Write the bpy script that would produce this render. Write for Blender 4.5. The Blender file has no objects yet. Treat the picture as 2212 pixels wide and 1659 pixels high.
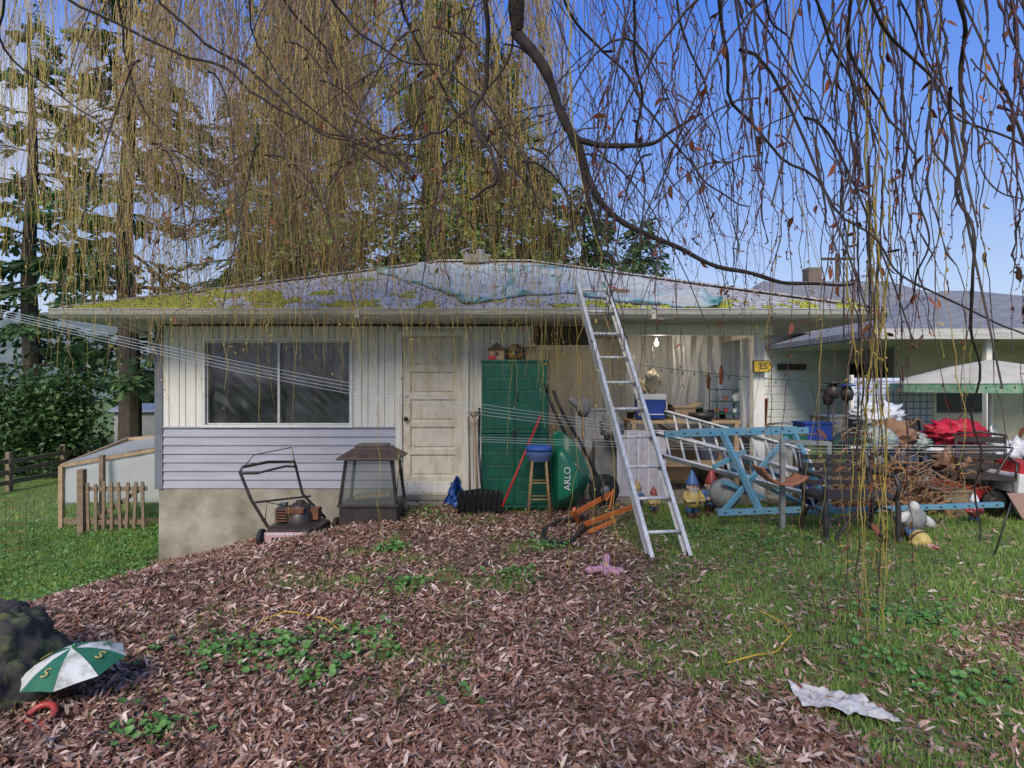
import bpy, math, random
import numpy as np
from mathutils import Vector, Matrix, Euler, noise as mn
random.seed(7); rng=np.random.default_rng(7)
F=1318.0
def at(u,v,Y): return Vector(((u-1106)*Y/F, Y, 1.6-(v-830)*Y/F))
def hx(u): return (u-1106)/170.0
def hz(v): return 1.6-(v-830)/170.0
U=random.uniform
# ---------------------------------------------------------------- terrain
def edge(y): return np.interp(y,[2,3.5,4.5,6,7,7.75,20],[3.4,3.5,3.2,2.0,1.4,1.3,1.3])
def gz(x,y):
    x=np.asarray(x,float); y=np.asarray(y,float)
    base=0.10*np.clip(y/8,0,1)
    d=np.maximum(0,-x-edge(y))
    drop=0.24*np.minimum(d,3.2)+0.08*np.clip(d-3.2,0,9)
    return base-drop+0.012*np.sin(3*x+1)*np.sin(2.3*y)+0.01*np.sin(5.1*x+2.2*y)
def G(x,y): return float(gz(x,y))
_tab=np.random.default_rng(3).random((256,256))
def vn(x,y):
    xi=np.floor(x).astype(int); yi=np.floor(y).astype(int); fx=x-xi; fy=y-yi
    fx=fx*fx*(3-2*fx); fy=fy*fy*(3-2*fy)
    a=_tab[xi&255,yi&255]; b=_tab[(xi+1)&255,yi&255]; c=_tab[xi&255,(yi+1)&255]; d=_tab[(xi+1)&255,(yi+1)&255]
    return (a*(1-fx)+b*fx)*(1-fy)+(c*(1-fx)+d*fx)*fy
def fbm(x,y): return (vn(x,y)+.5*vn(x*2.1+7,y*2.1+3)+.25*vn(x*4.3+1,y*4.3+9))/1.75
def sst(a,b,x):
    t=np.clip((x-a)/(b-a),0,1); return t*t*(3-2*t)
LY=[2,3,4.5,7.75,8]; LX=[-2.9,-3.2,-3.75,-4.5,-4.6]
def green(x,y):
    x=np.asarray(x,float); y=np.asarray(y,float)
    line=np.interp(y,LY,LX)
    wob=.25*(fbm(x*2,y*2)-.5)
    left=sst(-.1,.25,line-x+wob)
    n=fbm(x*1.5+20,y*1.5+11); n2=fbm(x*3.6+5,y*3.6+1)
    patch=sst(.55,.68,.5*n+.5*n2)*.8*sst(-2.6,-1.0,x)
    r=sst(.2,2.2,x)*.60+sst(4.6,6,y)*sst(1.0,2.2,x)*.45
    right=np.clip(sst(.34,.60,.55*n+.45*n2+r*.46-.12)*sst(.0,.5,r),0,1)
    back=sst(9,12,y)
    return np.clip(np.maximum.reduce([left,patch,right,back]),0,1)
# ---------------------------------------------------------------- materials
_m={}
def mat(name,col,rough=.7,col2=None,scale=6,bump=0,bscale=40,metal=0,stretch=(1,1,1),lo=.35,hi=.65,spec=None,trans=0,alpha=1,emit=None):
    if name in _m: return _m[name]
    m=bpy.data.materials.new(name); m.use_nodes=True; nt=m.node_tree; N=nt.nodes; L=nt.links
    b=N['Principled BSDF']; b.inputs['Roughness'].default_value=rough; b.inputs['Metallic'].default_value=metal
    if spec is not None: b.inputs['Specular IOR Level'].default_value=spec
    if trans: b.inputs['Transmission Weight'].default_value=trans
    b.inputs['Alpha'].default_value=alpha
    tc=N.new('ShaderNodeTexCoord'); mp=N.new('ShaderNodeMapping'); mp.inputs['Scale'].default_value=stretch
    L.new(tc.outputs['Object'],mp.inputs[0])
    c2=col2 or tuple(c*.72 for c in col)
    nz=N.new('ShaderNodeTexNoise'); nz.inputs['Scale'].default_value=scale; nz.inputs['Detail'].default_value=8; nz.inputs['Roughness'].default_value=.62
    L.new(mp.outputs[0],nz.inputs['Vector'])
    cr=N.new('ShaderNodeValToRGB'); cr.color_ramp.elements[0].position=lo; cr.color_ramp.elements[1].position=hi
    cr.color_ramp.elements[0].color=(*c2,1); cr.color_ramp.elements[1].color=(*col,1)
    L.new(nz.outputs[0],cr.inputs[0]); L.new(cr.outputs[0],b.inputs['Base Color'])
    if bump:
        n2=N.new('ShaderNodeTexNoise'); n2.inputs['Scale'].default_value=bscale; n2.inputs['Detail'].default_value=5
        L.new(mp.outputs[0],n2.inputs['Vector'])
        bp=N.new('ShaderNodeBump'); bp.inputs['Strength'].default_value=bump; bp.inputs['Distance'].default_value=.01
        L.new(n2.outputs[0],bp.inputs['Height']); L.new(bp.outputs[0],b.inputs['Normal'])
    if emit:
        b.inputs['Emission Color'].default_value=(*emit[0],1); b.inputs['Emission Strength'].default_value=emit[1]
    _m[name]=m; return m
def islandmat(name,cols,rough=.7,lown=None,spec=.3,transl=0):
    m=bpy.data.materials.new(name); m.use_nodes=True; nt=m.node_tree; N=nt.nodes; L=nt.links
    b=N['Principled BSDF']; b.inputs['Roughness'].default_value=rough; b.inputs['Specular IOR Level'].default_value=spec
    g=N.new('ShaderNodeNewGeometry'); cr=N.new('ShaderNodeValToRGB'); e=cr.color_ramp.elements
    n=len(cols)
    e[0].position=0; e[0].color=(*cols[0],1); e[1].position=1; e[1].color=(*cols[-1],1)
    for i in range(1,n-1):
        k=e.new(i/(n-1)); k.color=(*cols[i],1)
    L.new(g.outputs['Random Per Island'],cr.inputs[0]); out=cr.outputs[0]
    if lown:
        tc=N.new('ShaderNodeTexCoord'); nz=N.new('ShaderNodeTexNoise'); nz.inputs['Scale'].default_value=lown[0]; nz.inputs['Detail'].default_value=3
        L.new(tc.outputs['Object'],nz.inputs['Vector'])
        mr=N.new('ShaderNodeMapRange'); mr.inputs[1].default_value=.35; mr.inputs[2].default_value=.65; mr.inputs[3].default_value=lown[1]; mr.inputs[4].default_value=lown[2]
        L.new(nz.outputs[0],mr.inputs[0])
        mx=N.new('ShaderNodeVectorMath'); mx.operation='SCALE'; L.new(out,mx.inputs[0]); L.new(mr.outputs[0],mx.inputs['Scale']); out=mx.outputs[0]
    L.new(out,b.inputs['Base Color'])
    if transl:
        t=N.new('ShaderNodeBsdfTranslucent'); L.new(out,t.inputs[0]); ms=N.new('ShaderNodeMixShader'); ms.inputs[0].default_value=transl
        L.new(b.outputs[0],ms.inputs[1]); L.new(t.outputs[0],ms.inputs[2]); L.new(ms.outputs[0],N['Material Output'].inputs[0])
    return m
# ---------------------------------------------------------------- mesh helpers
def link(o,parent=None):
    bpy.context.scene.collection.objects.link(o)
    if parent: o.parent=parent
    return o
def empty(name,loc=(0,0,0)):
    o=bpy.data.objects.new(name,None); o.empty_display_size=.2; o.location=loc; return link(o)
def mesh_np(name,V,loops,tot,mats,mi=None,smooth=False,parent=None):
    me=bpy.data.meshes.new(name); V=np.asarray(V,np.float32)
    me.vertices.add(len(V)); me.vertices.foreach_set('co',V.ravel())
    me.loops.add(len(loops)); me.loops.foreach_set('vertex_index',np.asarray(loops,np.int32))
    tot=np.asarray(tot,np.int32); st=np.concatenate([[0],np.cumsum(tot)[:-1]]).astype(np.int32)
    me.polygons.add(len(tot)); me.polygons.foreach_set('loop_start',st)
    for m in mats: me.materials.append(m)
    if mi is not None: me.polygons.foreach_set('material_index',np.asarray(mi,np.int32))
    me.polygons.foreach_set('use_smooth',np.full(len(tot),smooth))
    me.update(calc_edges=True)
    return link(bpy.data.objects.new(name,me),parent)
def rotm(yaw,pitch,roll):
    cy,sy=np.cos(yaw),np.sin(yaw); cp,sp=np.cos(pitch),np.sin(pitch); cr,sr=np.cos(roll),np.sin(roll)
    z=np.zeros_like(cy); o=np.ones_like(cy)
    Rz=np.stack([np.stack([cy,-sy,z],-1),np.stack([sy,cy,z],-1),np.stack([z,z,o],-1)],-2)
    Rx=np.stack([np.stack([o,z,z],-1),np.stack([z,cp,-sp],-1),np.stack([z,sp,cp],-1)],-2)
    Ry=np.stack([np.stack([cr,z,sr],-1),np.stack([z,o,z],-1),np.stack([-sr,z,cr],-1)],-2)
    return Rz@Rx@Ry
def inst(tv,tf,pos,R,S):
    tv=np.asarray(tv,float); n=len(pos); k=len(tv); S=np.asarray(S,float)
    if S.ndim==1: S=np.repeat(S[:,None],3,1)
    V=np.einsum('nij,nkj->nki',R,tv[None]*S[:,None,:])+pos[:,None]
    fl=np.concatenate([np.array(f) for f in tf]); tt=np.array([len(f) for f in tf])
    loops=(fl[None]+(np.arange(n)*k)[:,None]).ravel(); tot=np.tile(tt,n)
    return V.reshape(-1,3),loops,tot
class Acc:
    def __init__(s): s.V=[];s.L=[];s.T=[];s.M=[];s.n=0
    def add(s,V,L,T,mi=0):
        s.V.append(V); s.L.append(np.asarray(L)+s.n); s.T.append(np.asarray(T)); s.M.append(np.full(len(T),mi)); s.n+=len(V)
    def tube(s,P,r,ns=3,mi=0):
        P=np.asarray(P,float); k=len(P); r=np.broadcast_to(np.asarray(r,float),(k,))
        T=np.gradient(P,axis=0); T/=np.linalg.norm(T,axis=1)[:,None]+1e-9
        ref=np.array([.25,.93,.12]); A=np.cross(T,ref); A/=np.linalg.norm(A,axis=1)[:,None]+1e-9; Bv=np.cross(T,A)
        a=np.arange(ns)*2*math.pi/ns
        V=P[:,None]+r[:,None,None]*(np.cos(a)[None,:,None]*A[:,None]+np.sin(a)[None,:,None]*Bv[:,None])
        i=np.arange(k-1)[:,None]*ns; j=np.arange(ns)[None]; jn=(j+1)%ns
        q=np.stack([i+j,i+jn,i+ns+jn,i+ns+j],-1).reshape(-1,4)
        s.add(V.reshape(-1,3),q.ravel(),np.full(len(q),4),mi)
    def obj(s,name,mats,smooth=False,parent=None):
        return mesh_np(name,np.concatenate(s.V),np.concatenate(s.L),np.concatenate(s.T),mats,np.concatenate(s.M),smooth,parent)
class B:
    def __init__(s): s.V=[];s.F=[];s.M=[];s.S=[];s.m=[]
    def add(s,vs,fs,m,sm=False):
        o=len(s.V); s.V+= [Vector(v) for v in vs]
        if m not in s.m: s.m.append(m)
        k=s.m.index(m)
        for f in fs: s.F.append([i+o for i in f]); s.M.append(k); s.S.append(sm)
    def bx(s,x0,x1,y0,y1,z0,z1,m):
        v=[(x,y,z) for x in(x0,x1) for y in(y0,y1) for z in(z0,z1)]
        s.add(v,[(0,1,3,2),(4,6,7,5),(0,4,5,1),(2,3,7,6),(0,2,6,4),(1,5,7,3)],m)
    def box(s,c,d,m,rot=(0,0,0)):
        R=Euler(rot).to_matrix(); c=Vector(c)
        v=[c+R@Vector((x*d[0]/2,y*d[1]/2,z*d[2]/2)) for x in(-1,1) for y in(-1,1) for z in(-1,1)]
        s.add(v,[(0,1,3,2),(4,6,7,5),(0,4,5,1),(2,3,7,6),(0,2,6,4),(1,5,7,3)],m)
    def bar(s,p,q,w,t,m,up=(0,0,1)):
        p=Vector(p);q=Vector(q);d=(q-p).normalized(); a=d.cross(Vector(up))
        if a.length<1e-3: a=d.cross(Vector((0,1,0)))
        a.normalize(); b=a.cross(d)
        v=[e+a*(i*t/2)+b*(j*w/2) for e in(p,q) for i in(-1,1) for j in(-1,1)]
        s.add(v,[(0,1,3,2),(4,6,7,5),(0,4,5,1),(2,3,7,6),(0,2,6,4),(1,5,7,3)],m)
    def tube(s,pts,r,m,n=8,closed=False):
        P=[Vector(p) for p in pts]; k=len(P); rr=[r]*k if not hasattr(r,'__len__') else r
        vs=[];pa=None
        for i in range(k):
            a=P[(i-1)%k] if (closed or i>0) else P[i]; b=P[(i+1)%k] if (closed or i<k-1) else P[i]
            t=(b-a).normalized()
            if pa is None:
                x=t.cross(Vector((0,0,1)))
                if x.length<.05: x=t.cross(Vector((0,1,0)))
            else: x=pa-t*pa.dot(t)
            x.normalize(); pa=x; y=t.cross(x)
            vs+=[P[i]+(x*math.cos(2*math.pi*j/n)+y*math.sin(2*math.pi*j/n))*rr[i] for j in range(n)]
        fs=[]
        for i in range(k if closed else k-1):
            i2=(i+1)%k
            for j in range(n): fs.append((i*n+j,i*n+(j+1)%n,i2*n+(j+1)%n,i2*n+j))
        if not closed: fs+=[tuple(range(n))[::-1],tuple((k-1)*n+j for j in range(n))]
        s.add(vs,fs,m,True)
    def ball(s,c,r,m,nu=16,nv=10,rot=(0,0,0),lump=0,ls=5,flat=None):
        if not hasattr(r,'__len__'): r=(r,r,r)
        R=Euler(rot).to_matrix(); c=Vector(c); vs=[]
        for i in range(nv+1):
            t=math.pi*i/nv
            for j in range(nu):
                p=2*math.pi*j/nu; d=Vector((math.sin(t)*math.cos(p),math.sin(t)*math.sin(p),math.cos(t)))
                k=1+lump*(mn.noise((c+d)*ls)+.5*mn.noise((c+d)*ls*2.3)+.25*mn.noise((c+d)*ls*5)) if lump else 1
                v=Vector((d.x*r[0],d.y*r[1],d.z*r[2]))*k
                if flat is not None: v.z=max(v.z,flat)
                vs.append(c+R@v)
        fs=[(i*nu+j,(i+1)*nu+j,(i+1)*nu+(j+1)%nu,i*nu+(j+1)%nu) for i in range(nv) for j in range(nu)]
        s.add(vs,fs,m,True)
    def lathe(s,prof,c,m,n=20,rot=(0,0,0),sm=True,sc=(1,1)):
        R=Euler(rot).to_matrix(); c=Vector(c)
        vs=[c+R@Vector((r*math.cos(2*math.pi*j/n)*sc[0],r*math.sin(2*math.pi*j/n)*sc[1],z)) for r,z in prof for j in range(n)]
        k=len(prof); fs=[(i*n+j,i*n+(j+1)%n,(i+1)*n+(j+1)%n,(i+1)*n+j) for i in range(k-1) for j in range(n)]
        s.add(vs,fs,m,sm)
    def grid(s,fn,nu,nv,m,sm=True):
        vs=[fn(i/nu,j/nv) for i in range(nu+1) for j in range(nv+1)]
        fs=[(i*(nv+1)+j,(i+1)*(nv+1)+j,(i+1)*(nv+1)+j+1,i*(nv+1)+j+1) for i in range(nu) for j in range(nv)]
        s.add(vs,fs,m,sm)
    def prism(s,poly,off,m):
        n=len(poly); off=Vector(off); P=[Vector(p) for p in poly]
        s.add(P+[p+off for p in P],[tuple(range(n)),tuple(range(2*n-1,n-1,-1))]+[(i,n+i,n+(i+1)%n,(i+1)%n) for i in range(n)],m)
    def obj(s,name,parent=None,bevel=0,origin=True):
        V=s.V
        if origin and parent is None:
            xs=[v.x for v in V];ys=[v.y for v in V];o=Vector(((min(xs)+max(xs))/2,(min(ys)+max(ys))/2,min(v.z for v in V)))
        else: o=Vector((0,0,0))
        me=bpy.data.meshes.new(name); me.from_pydata([v-o for v in V],[],s.F)
        for m in s.m: me.materials.append(m)
        me.polygons.foreach_set('material_index',s.M); me.polygons.foreach_set('use_smooth',s.S); me.update()
        ob=link(bpy.data.objects.new(name,me),parent); ob.location=o
        if bevel:
            b=ob.modifiers.new('bevel','BEVEL'); b.width=bevel; b.segments=2; b.limit_method='ANGLE'; b.angle_limit=math.radians(50)
        return ob
def text(body,size,loc,rot,m,parent,name='lettering',ext=.0015):
    c=bpy.data.curves.new(name,'FONT'); c.body=body; c.size=size; c.extrude=ext; c.align_x='CENTER'; c.align_y='CENTER'; c.materials.append(m)
    o=link(bpy.data.objects.new(name,c)); o.location=loc; o.rotation_euler=rot
    if parent:
        o.parent=parent; bpy.context.view_layer.update(); o.matrix_parent_inverse=parent.matrix_world.inverted()
    return o
# ---------------------------------------------------------------- palette
white=mat('white_paint',(.78,.74,.66),.6,(.60,.56,.46),3,.15,30,stretch=(6,6,.7),lo=.25,hi=.5)
cream=mat('cream_door_paint',(.74,.66,.52),.6,(.54,.45,.30),4,.2,30,stretch=(2,2,1),lo=.3,hi=.55)
graylap=mat('gray_vinyl',(.40,.40,.45),.5,(.33,.33,.37),3,.1,60,stretch=(.6,1,4))
darkgray=mat('slate_trim',(.19,.20,.23),.5)
concrete=mat('foundation_concrete',(.44,.39,.31),.9,(.19,.18,.12),2.2,.6,25)
gutterm=mat('gutter_paint',(.62,.60,.54),.5,(.38,.36,.31),5,.1,20,stretch=(.6,1,8))
soffit=mat('soffit_paint',(.6,.57,.5),.8)
dark=mat('dark_interior',(.03,.03,.03),.9)
brownw=mat('dark_wood',(.10,.07,.045),.8,bump=.4)
wood=mat('weathered_wood',(.30,.22,.14),.85,(.16,.11,.07),8,.5,30,stretch=(1,1,6))
barew=mat('raw_lumber',(.46,.33,.19),.8,(.32,.22,.12),8,.3)
black=mat('black_metal',(.02,.02,.022),.45,(.055,.04,.03),12,.2)
blackp=mat('black_plastic',(.02,.02,.022),.35)
alum=mat('aluminium',(.72,.71,.68),.42,(.50,.49,.46),14,.1,60,metal=.1)
greenc=mat('green_cabinet_plastic',(.006,.11,.062),.42,(.004,.07,.04),6,.15)
greent=mat('green_tray_plastic',(.012,.17,.09),.38,(.008,.12,.065),5,.1)
blue=mat('blue_paint',(.08,.28,.40),.5,(.16,.29,.35),9,.25)
blue2=mat('royal_blue_plastic',(.02,.06,.32),.4)
bluet=mat('blue_tarp',(.03,.11,.38),.5)
red=mat('red_plastic',(.5,.03,.03),.45)
redc=mat('red_cloth',(.6,.015,.05),.6,(.35,.01,.03),7)
orange=mat('orange_paint',(.7,.17,.03),.45,(.45,.12,.03),12)
yellow=mat('yellow_paint',(.75,.48,.04),.5)
pink=mat('pink_plush',(.55,.30,.38),.9,(.38,.19,.26),12,.6,60)
whitep=mat('white_plastic',(.75,.75,.74),.4,(.6,.6,.57),5)
paleg=mat('pale_label',(.72,.42,.44),.6)
rust=mat('rusty_iron',(.24,.10,.045),.85,(.12,.05,.028),14,.5)
terra=mat('terracotta',(.42,.17,.08),.8,(.28,.1,.05),9)
skin=mat('painted_skin',(.62,.38,.28),.5)
stone=mat('gray_stone',(.30,.30,.28),.85,(.17,.17,.16),9,.6)
card=mat('cardboard',(.40,.28,.17),.85)
beige=mat('beige_canvas',(.60,.54,.42),.85,(.46,.42,.32),4)
knit=mat('knit_blanket',(.5,.52,.48),.95,(.12,.2,.2),18,.8,80)
brownc=mat('brown_cloth',(.32,.18,.10),.95,(.19,.10,.06),8)
rubber=mat('rubber',(.02,.02,.02),.8)
bamboo=mat('bamboo',(.36,.24,.10),.5,(.22,.14,.05),20,stretch=(1,1,4))
sheet=mat('white_sheet',(.72,.73,.74),.5,(.55,.56,.58),3)
def plastic(name,col,mix,fac):
    m=bpy.data.materials.new(name); m.use_nodes=True; N=m.node_tree.nodes; L=m.node_tree.links
    b=N['Principled BSDF']; b.inputs['Base Color'].default_value=(*col,1); b.inputs['Roughness'].default_value=.25
    t=N.new('ShaderNodeBsdfTransparent'); tl=N.new('ShaderNodeBsdfTranslucent'); tl.inputs[0].default_value=(*col,1)
    a=N.new('ShaderNodeMixShader'); a.inputs[0].default_value=.4; L.new(b.outputs[0],a.inputs[1]); L.new(tl.outputs[0],a.inputs[2])
    k=N.new('ShaderNodeMixShader'); k.inputs[0].default_value=fac; L.new(t.outputs[0],k.inputs[1]); L.new(a.outputs[0],k.inputs[2])
    L.new(k.outputs[0],N['Material Output'].inputs[0]); return m
clearp=plastic('plastic_sheeting',(.85,.85,.84),.4,.66)
cordm=plastic('clear_cord',(.85,.87,.9),.4,.40)
meshm=plastic('canvas_screen',(.74,.75,.74),.4,.85)
def glassmat():
    m=bpy.data.materials.new('window_glass'); m.use_nodes=True; N=m.node_tree.nodes; L=m.node_tree.links
    N.remove(N['Principled BSDF']); t=N.new('ShaderNodeBsdfTransparent'); t.inputs[0].default_value=(.85,.87,.88,1)
    g=N.new('ShaderNodeBsdfGlossy'); g.inputs['Roughness'].default_value=.06
    f=N.new('ShaderNodeFresnel'); f.inputs[0].default_value=1.6; k=N.new('ShaderNodeMixShader')
    L.new(f.outputs[0],k.inputs[0]); L.new(t.outputs[0],k.inputs[1]); L.new(g.outputs[0],k.inputs[2]); L.new(k.outputs[0],N['Material Output'].inputs[0]); return m
glass=glassmat()
# ---------------------------------------------------------------- ground sheet
def make_ground():
    n=300; u=np.linspace(-1,1,n+1)
    xs=7*u+500*u**7; ys=5+6*u+600*u**7
    X,Y=np.meshgrid(xs,ys,indexing='ij'); Z=gz(X,Y)+.012*(fbm(X*6,Y*6)-.5)
    V=np.stack([X,Y,Z],-1).reshape(-1,3)
    i,j=np.meshgrid(np.arange(n),np.arange(n),indexing='ij'); a=(i*(n+1)+j).ravel()
    q=np.stack([a,a+n+1,a+n+2,a+1],-1)
    m=bpy.data.materials.new('ground'); m.use_nodes=True; N=m.node_tree.nodes; L=m.node_tree.links; b=N['Principled BSDF']; b.inputs['Roughness'].default_value=.95
    at_=N.new('ShaderNodeAttribute'); at_.attribute_name='grass'
    tc=N.new('ShaderNodeTexCoord')
    def ramp(sc,c):
        z=N.new('ShaderNodeTexNoise'); z.inputs['Scale'].default_value=sc; z.inputs['Detail'].default_value=9; z.inputs['Roughness'].default_value=.7; L.new(tc.outputs['Object'],z.inputs['Vector'])
        r=N.new('ShaderNodeValToRGB'); r.color_ramp.elements[0].position=.35; r.color_ramp.elements[1].position=.65
        r.color_ramp.elements[0].color=(*c[0],1); r.color_ramp.elements[1].color=(*c[1],1); L.new(z.outputs[0],r.inputs[0]); return r,z
    r1,z1=ramp(9,((.05,.03,.02),(.18,.11,.075))); r2,z2=ramp(5,((.07,.10,.025),(.19,.27,.06)))
    mx=N.new('ShaderNodeMix'); mx.data_type='RGBA'; L.new(at_.outputs['Fac'],mx.inputs[0]); L.new(r1.outputs[0],mx.inputs[6]); L.new(r2.outputs[0],mx.inputs[7]); L.new(mx.outputs[2],b.inputs['Base Color'])
    bp=N.new('ShaderNodeBump'); bp.inputs['Distance'].default_value=.02; z3=N.new('ShaderNodeTexNoise'); z3.inputs['Scale'].default_value=40; L.new(tc.outputs['Object'],z3.inputs['Vector']); L.new(z3.outputs[0],bp.inputs['Height']); L.new(bp.outputs[0],b.inputs['Normal'])
    o=mesh_np('ground',V,q.ravel(),np.full(len(q),4),[m],smooth=True)
    at2=o.data.attributes.new('grass','FLOAT','POINT'); at2.data.foreach_set('value',green(X,Y).ravel().astype(np.float32))
make_ground()
leafm=islandmat('dead_leaves',[(.08,.035,.02),(.24,.10,.06),(.40,.24,.18),(.13,.055,.03),(.55,.39,.31),(.27,.12,.075),(.17,.075,.045),(.72,.56,.46),(.34,.17,.10),(.11,.05,.035),(.46,.29,.22)],.5,(1.5,.8,1.2),.5)
LT=[([(0,0,0),(-.09,.3,.04),(.09,.3,.04),(-.085,.68,.06),(.085,.68,.06),(0,1,.01)],[(0,2,1),(1,2,4,3),(3,4,5)]),
    ([(0,0,.02),(-.10,.3,.12),(.07,.32,.0),(-.10,.66,.14),(.06,.7,.06),(.08,1,.16)],[(0,2,1),(1,2,4,3),(3,4,5)]),
    ([(0,0,.1),(-.06,.35,.0),(.06,.32,.05),(-.02,.7,.03),(.1,.66,.1),(.18,.95,.2)],[(0,2,1),(1,2,4,3),(3,4,5)])]
def leaves():
    A=Acc()
    for (tv,tf) in LT:
        n=74000
        y=2.0+7.0*rng.random(n)**1.25; x=(rng.random(n)*2-1)*(.92*y+.6)
        g=green(x,y); line=np.interp(y,LY,LX)
        cl=fbm(x*5+3,y*5)
        p=np.clip((1-.80*g)*(.40+1.1*cl),0,1); p=np.where(x<line-.25,.035,p); p=np.where(x>3.2,p*.6,p)
        inside=(y>7.74)&(x<.2)
        k=(rng.random(n)<p)&(~inside); x=x[k];y=y[k]; n=len(x)
        z=gz(x,y)+.004+.022*rng.random(n)
        R=rotm(rng.random(n)*6.283,rng.normal(0,.34,n),rng.normal(0,.55,n))
        s=.032+.042*rng.random(n)
        A.add(*inst(tv,tf,np.stack([x,y,z],-1),R,np.stack([s*(.8+.9*rng.random(n)),s,s],-1)))
    n=1500; x=-5+9*rng.random(n); y=7.15+2.5*rng.random(n)**1.6; z=2.485+.34*(y-7.08)
    k=(x+5.25>y-7.08)&(4.3-x>y-7.08); x,y,z=x[k],y[k],z[k]; n=len(x)
    A.add(*inst(LT[1][0],LT[1][1],np.stack([x,y,z],-1),rotm(rng.random(n)*6.28,rng.normal(.3,.2,n),rng.normal(0,.4,n)),.05+.03*rng.random(n)))
    A.obj('leaf_litter',[leafm])
leaves()
grassm=islandmat('grass_blades',[(.10,.18,.03),(.18,.31,.05),(.26,.40,.08),(.15,.27,.04),(.42,.46,.17),(.21,.33,.06)],.6,(1.2,.8,1.25),.3,.35)
def grass():
    A=Acc(); tv=[(-.06,0,0),(.06,0,0),(-.045,.12,.55),(.045,.12,.55),(0,.42,1)]; tf=[(0,1,3,2),(2,3,4)]
    n=300000
    y=2.0+9*rng.random(n)**1.15; x=(rng.random(n)*2-1)*(.95*y+.6)
    g=green(x,y); c=fbm(x*9,y*9)
    k=rng.random(n)<(g*np.clip(-.25+2.1*c,0,1)+.02); k&=~((y>7.7)&(x>-4.45)); x=x[k];y=y[k];n=len(x)
    s=(.02+.032*rng.random(n))*(1+.05*y)
    R=rotm(rng.random(n)*6.283,rng.normal(0,.4,n),rng.normal(0,.25,n))
    A.add(*inst(tv,tf,np.stack([x,y,gz(x,y)-.004],-1),R,np.stack([s*1.1,s,s*1.1],-1)))
    n=90000; y=7+16*rng.random(n); x=-5+(-20)*rng.random(n)**1.3
    k=rng.random(n)<np.clip(2.2*fbm(x*3,y*3)-.5,0,1); x,y=x[k],y[k]; n=len(x)
    s=(.04+.07*rng.random(n))*(.6+.9*fbm(x*1.3,y*1.3)); R=rotm(rng.random(n)*6.283,rng.normal(0,.35,n),rng.normal(0,.25,n))
    A.add(*inst(tv,tf,np.stack([x,y,gz(x,y)-.004],-1),R,np.stack([s*1.2,s,s],-1)))
    A.obj('grass',[grassm])
grass()
weedm=islandmat('weed_leaves',[(.07,.18,.035),(.12,.28,.06),(.20,.37,.10)],.5,None,.4,.25)
def weeds():
    a=np.arange(7)*2*math.pi/7
    tv=[(0,0,-.1)]+[(math.cos(t)*.5,math.sin(t)*.5,0) for t in a]; tf=[(0,i,i%7+1) for i in range(1,8)]
    A=Acc(); X=[];Y=[]
    cl=[(-1.7,3.5,.25),(-1.3,3.5,.28),(-.9,3.65,.26),(-1.0,3.2,.2),(-.3,3.0,.1),(-.8,4.6,.15),(.0,4.9,.2),(-1.1,5.6,.15),(.3,5.6,.2),(1.9,6.3,.3),(2.6,5.9,.4),(-.9,7.1,.3),(-1.6,2.75,.15),(2.2,3.2,.3),(2.6,4.0,.3)]
    for cx,cy,r in cl:
        n=int(850*r); X.append(rng.normal(cx,r*.6,n)); Y.append(rng.normal(cy,r*.5,n))
    n=26000; y=3.6+8*rng.random(n); x=np.interp(y,LY,LX)-.05-5*rng.random(n)**1.5
    X.append(x);Y.append(y); x=np.concatenate(X);y=np.concatenate(Y)
    k=fbm(x*7,y*7)>.40; x=x[k];y=y[k]; n=len(x)
    s=.018+.028*rng.random(n)
    A.add(*inst(tv,tf,np.stack([x,y,gz(x,y)+.015+.05*rng.random(n)],-1),rotm(rng.random(n)*6.28,rng.normal(0,.4,n),rng.normal(0,.4,n)),s))
    A.obj('ground_weeds',[weedm])
weeds()
# ---------------------------------------------------------------- hill
hillm=mat('hazy_hill_forest',(.17,.20,.17),.95,(.10,.13,.12),.35,.5,2)  # hazy olive: distance haze is put into the base colours
b=B()
def hf(u,v):
    x=-320+ 330*u; y=120+160*v
    h=34*math.sin(math.pi*min(1,v*1.1))*(1-sst(.72,1,u)*.9)*(0.75+.4*mn.noise((x*.012,y*.012,0)))+2.5*mn.noise((x*.15,y*.15,1))+1.5*mn.noise((x*.5,y*.5,1))
    return Vector((x,y,h-6))
b.grid(hf,160,60,hillm); b.obj('hill')
# ---------------------------------------------------------------- house
house=empty('bungalow_house')
b=B()
wx0,wx1,wz0,wz1=hx(445),hx(757),hz(918),hz(738)
zt=2.335; zl=hz(925); zf=hz(1055)
b.bx(-4.49,wx0,7.765,7.9,-.2,zt,white); b.bx(wx1,-1.43,7.766,7.9,-.2,zt,white); b.bx(wx0,wx1,7.767,7.9,-.2,wz0,white); b.bx(wx0,wx1,7.767,7.9,wz1,zt,white)
def boards(x0,x1,z0,z1,hole=None,pitch=.13):
    x=x0;k=0
    while x<x1-.01:
        w=pitch if k%2 else pitch*.62
        xe=min(x+w,x1); xa=x; xb=xe-.011
        if hole and xb>hole[0] and xa<hole[1]:
            if xa<hole[0]: b.bx(xa,hole[0],7.748,7.765,z0,z1,white); xa=hole[0]
            xc=min(xb,hole[1])
            b.bx(xa,xc,7.748,7.765,z0,hole[2],white); b.bx(xa,xc,7.748,7.765,hole[3],z1,white)
            if xb>hole[1]: b.bx(hole[1],xb,7.748,7.765,z0,z1,white)
        else: b.bx(xa,xb,7.748,7.765,z0,z1,white)
        x=xe;k+=1
boards(-4.43,-1.43,zl,zt,(wx0,wx1,wz0,wz1))
boards(-.56,.26,.12,zt)
b.bx(-.57,.26,7.766,7.9,.0,zt,white)
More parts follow.
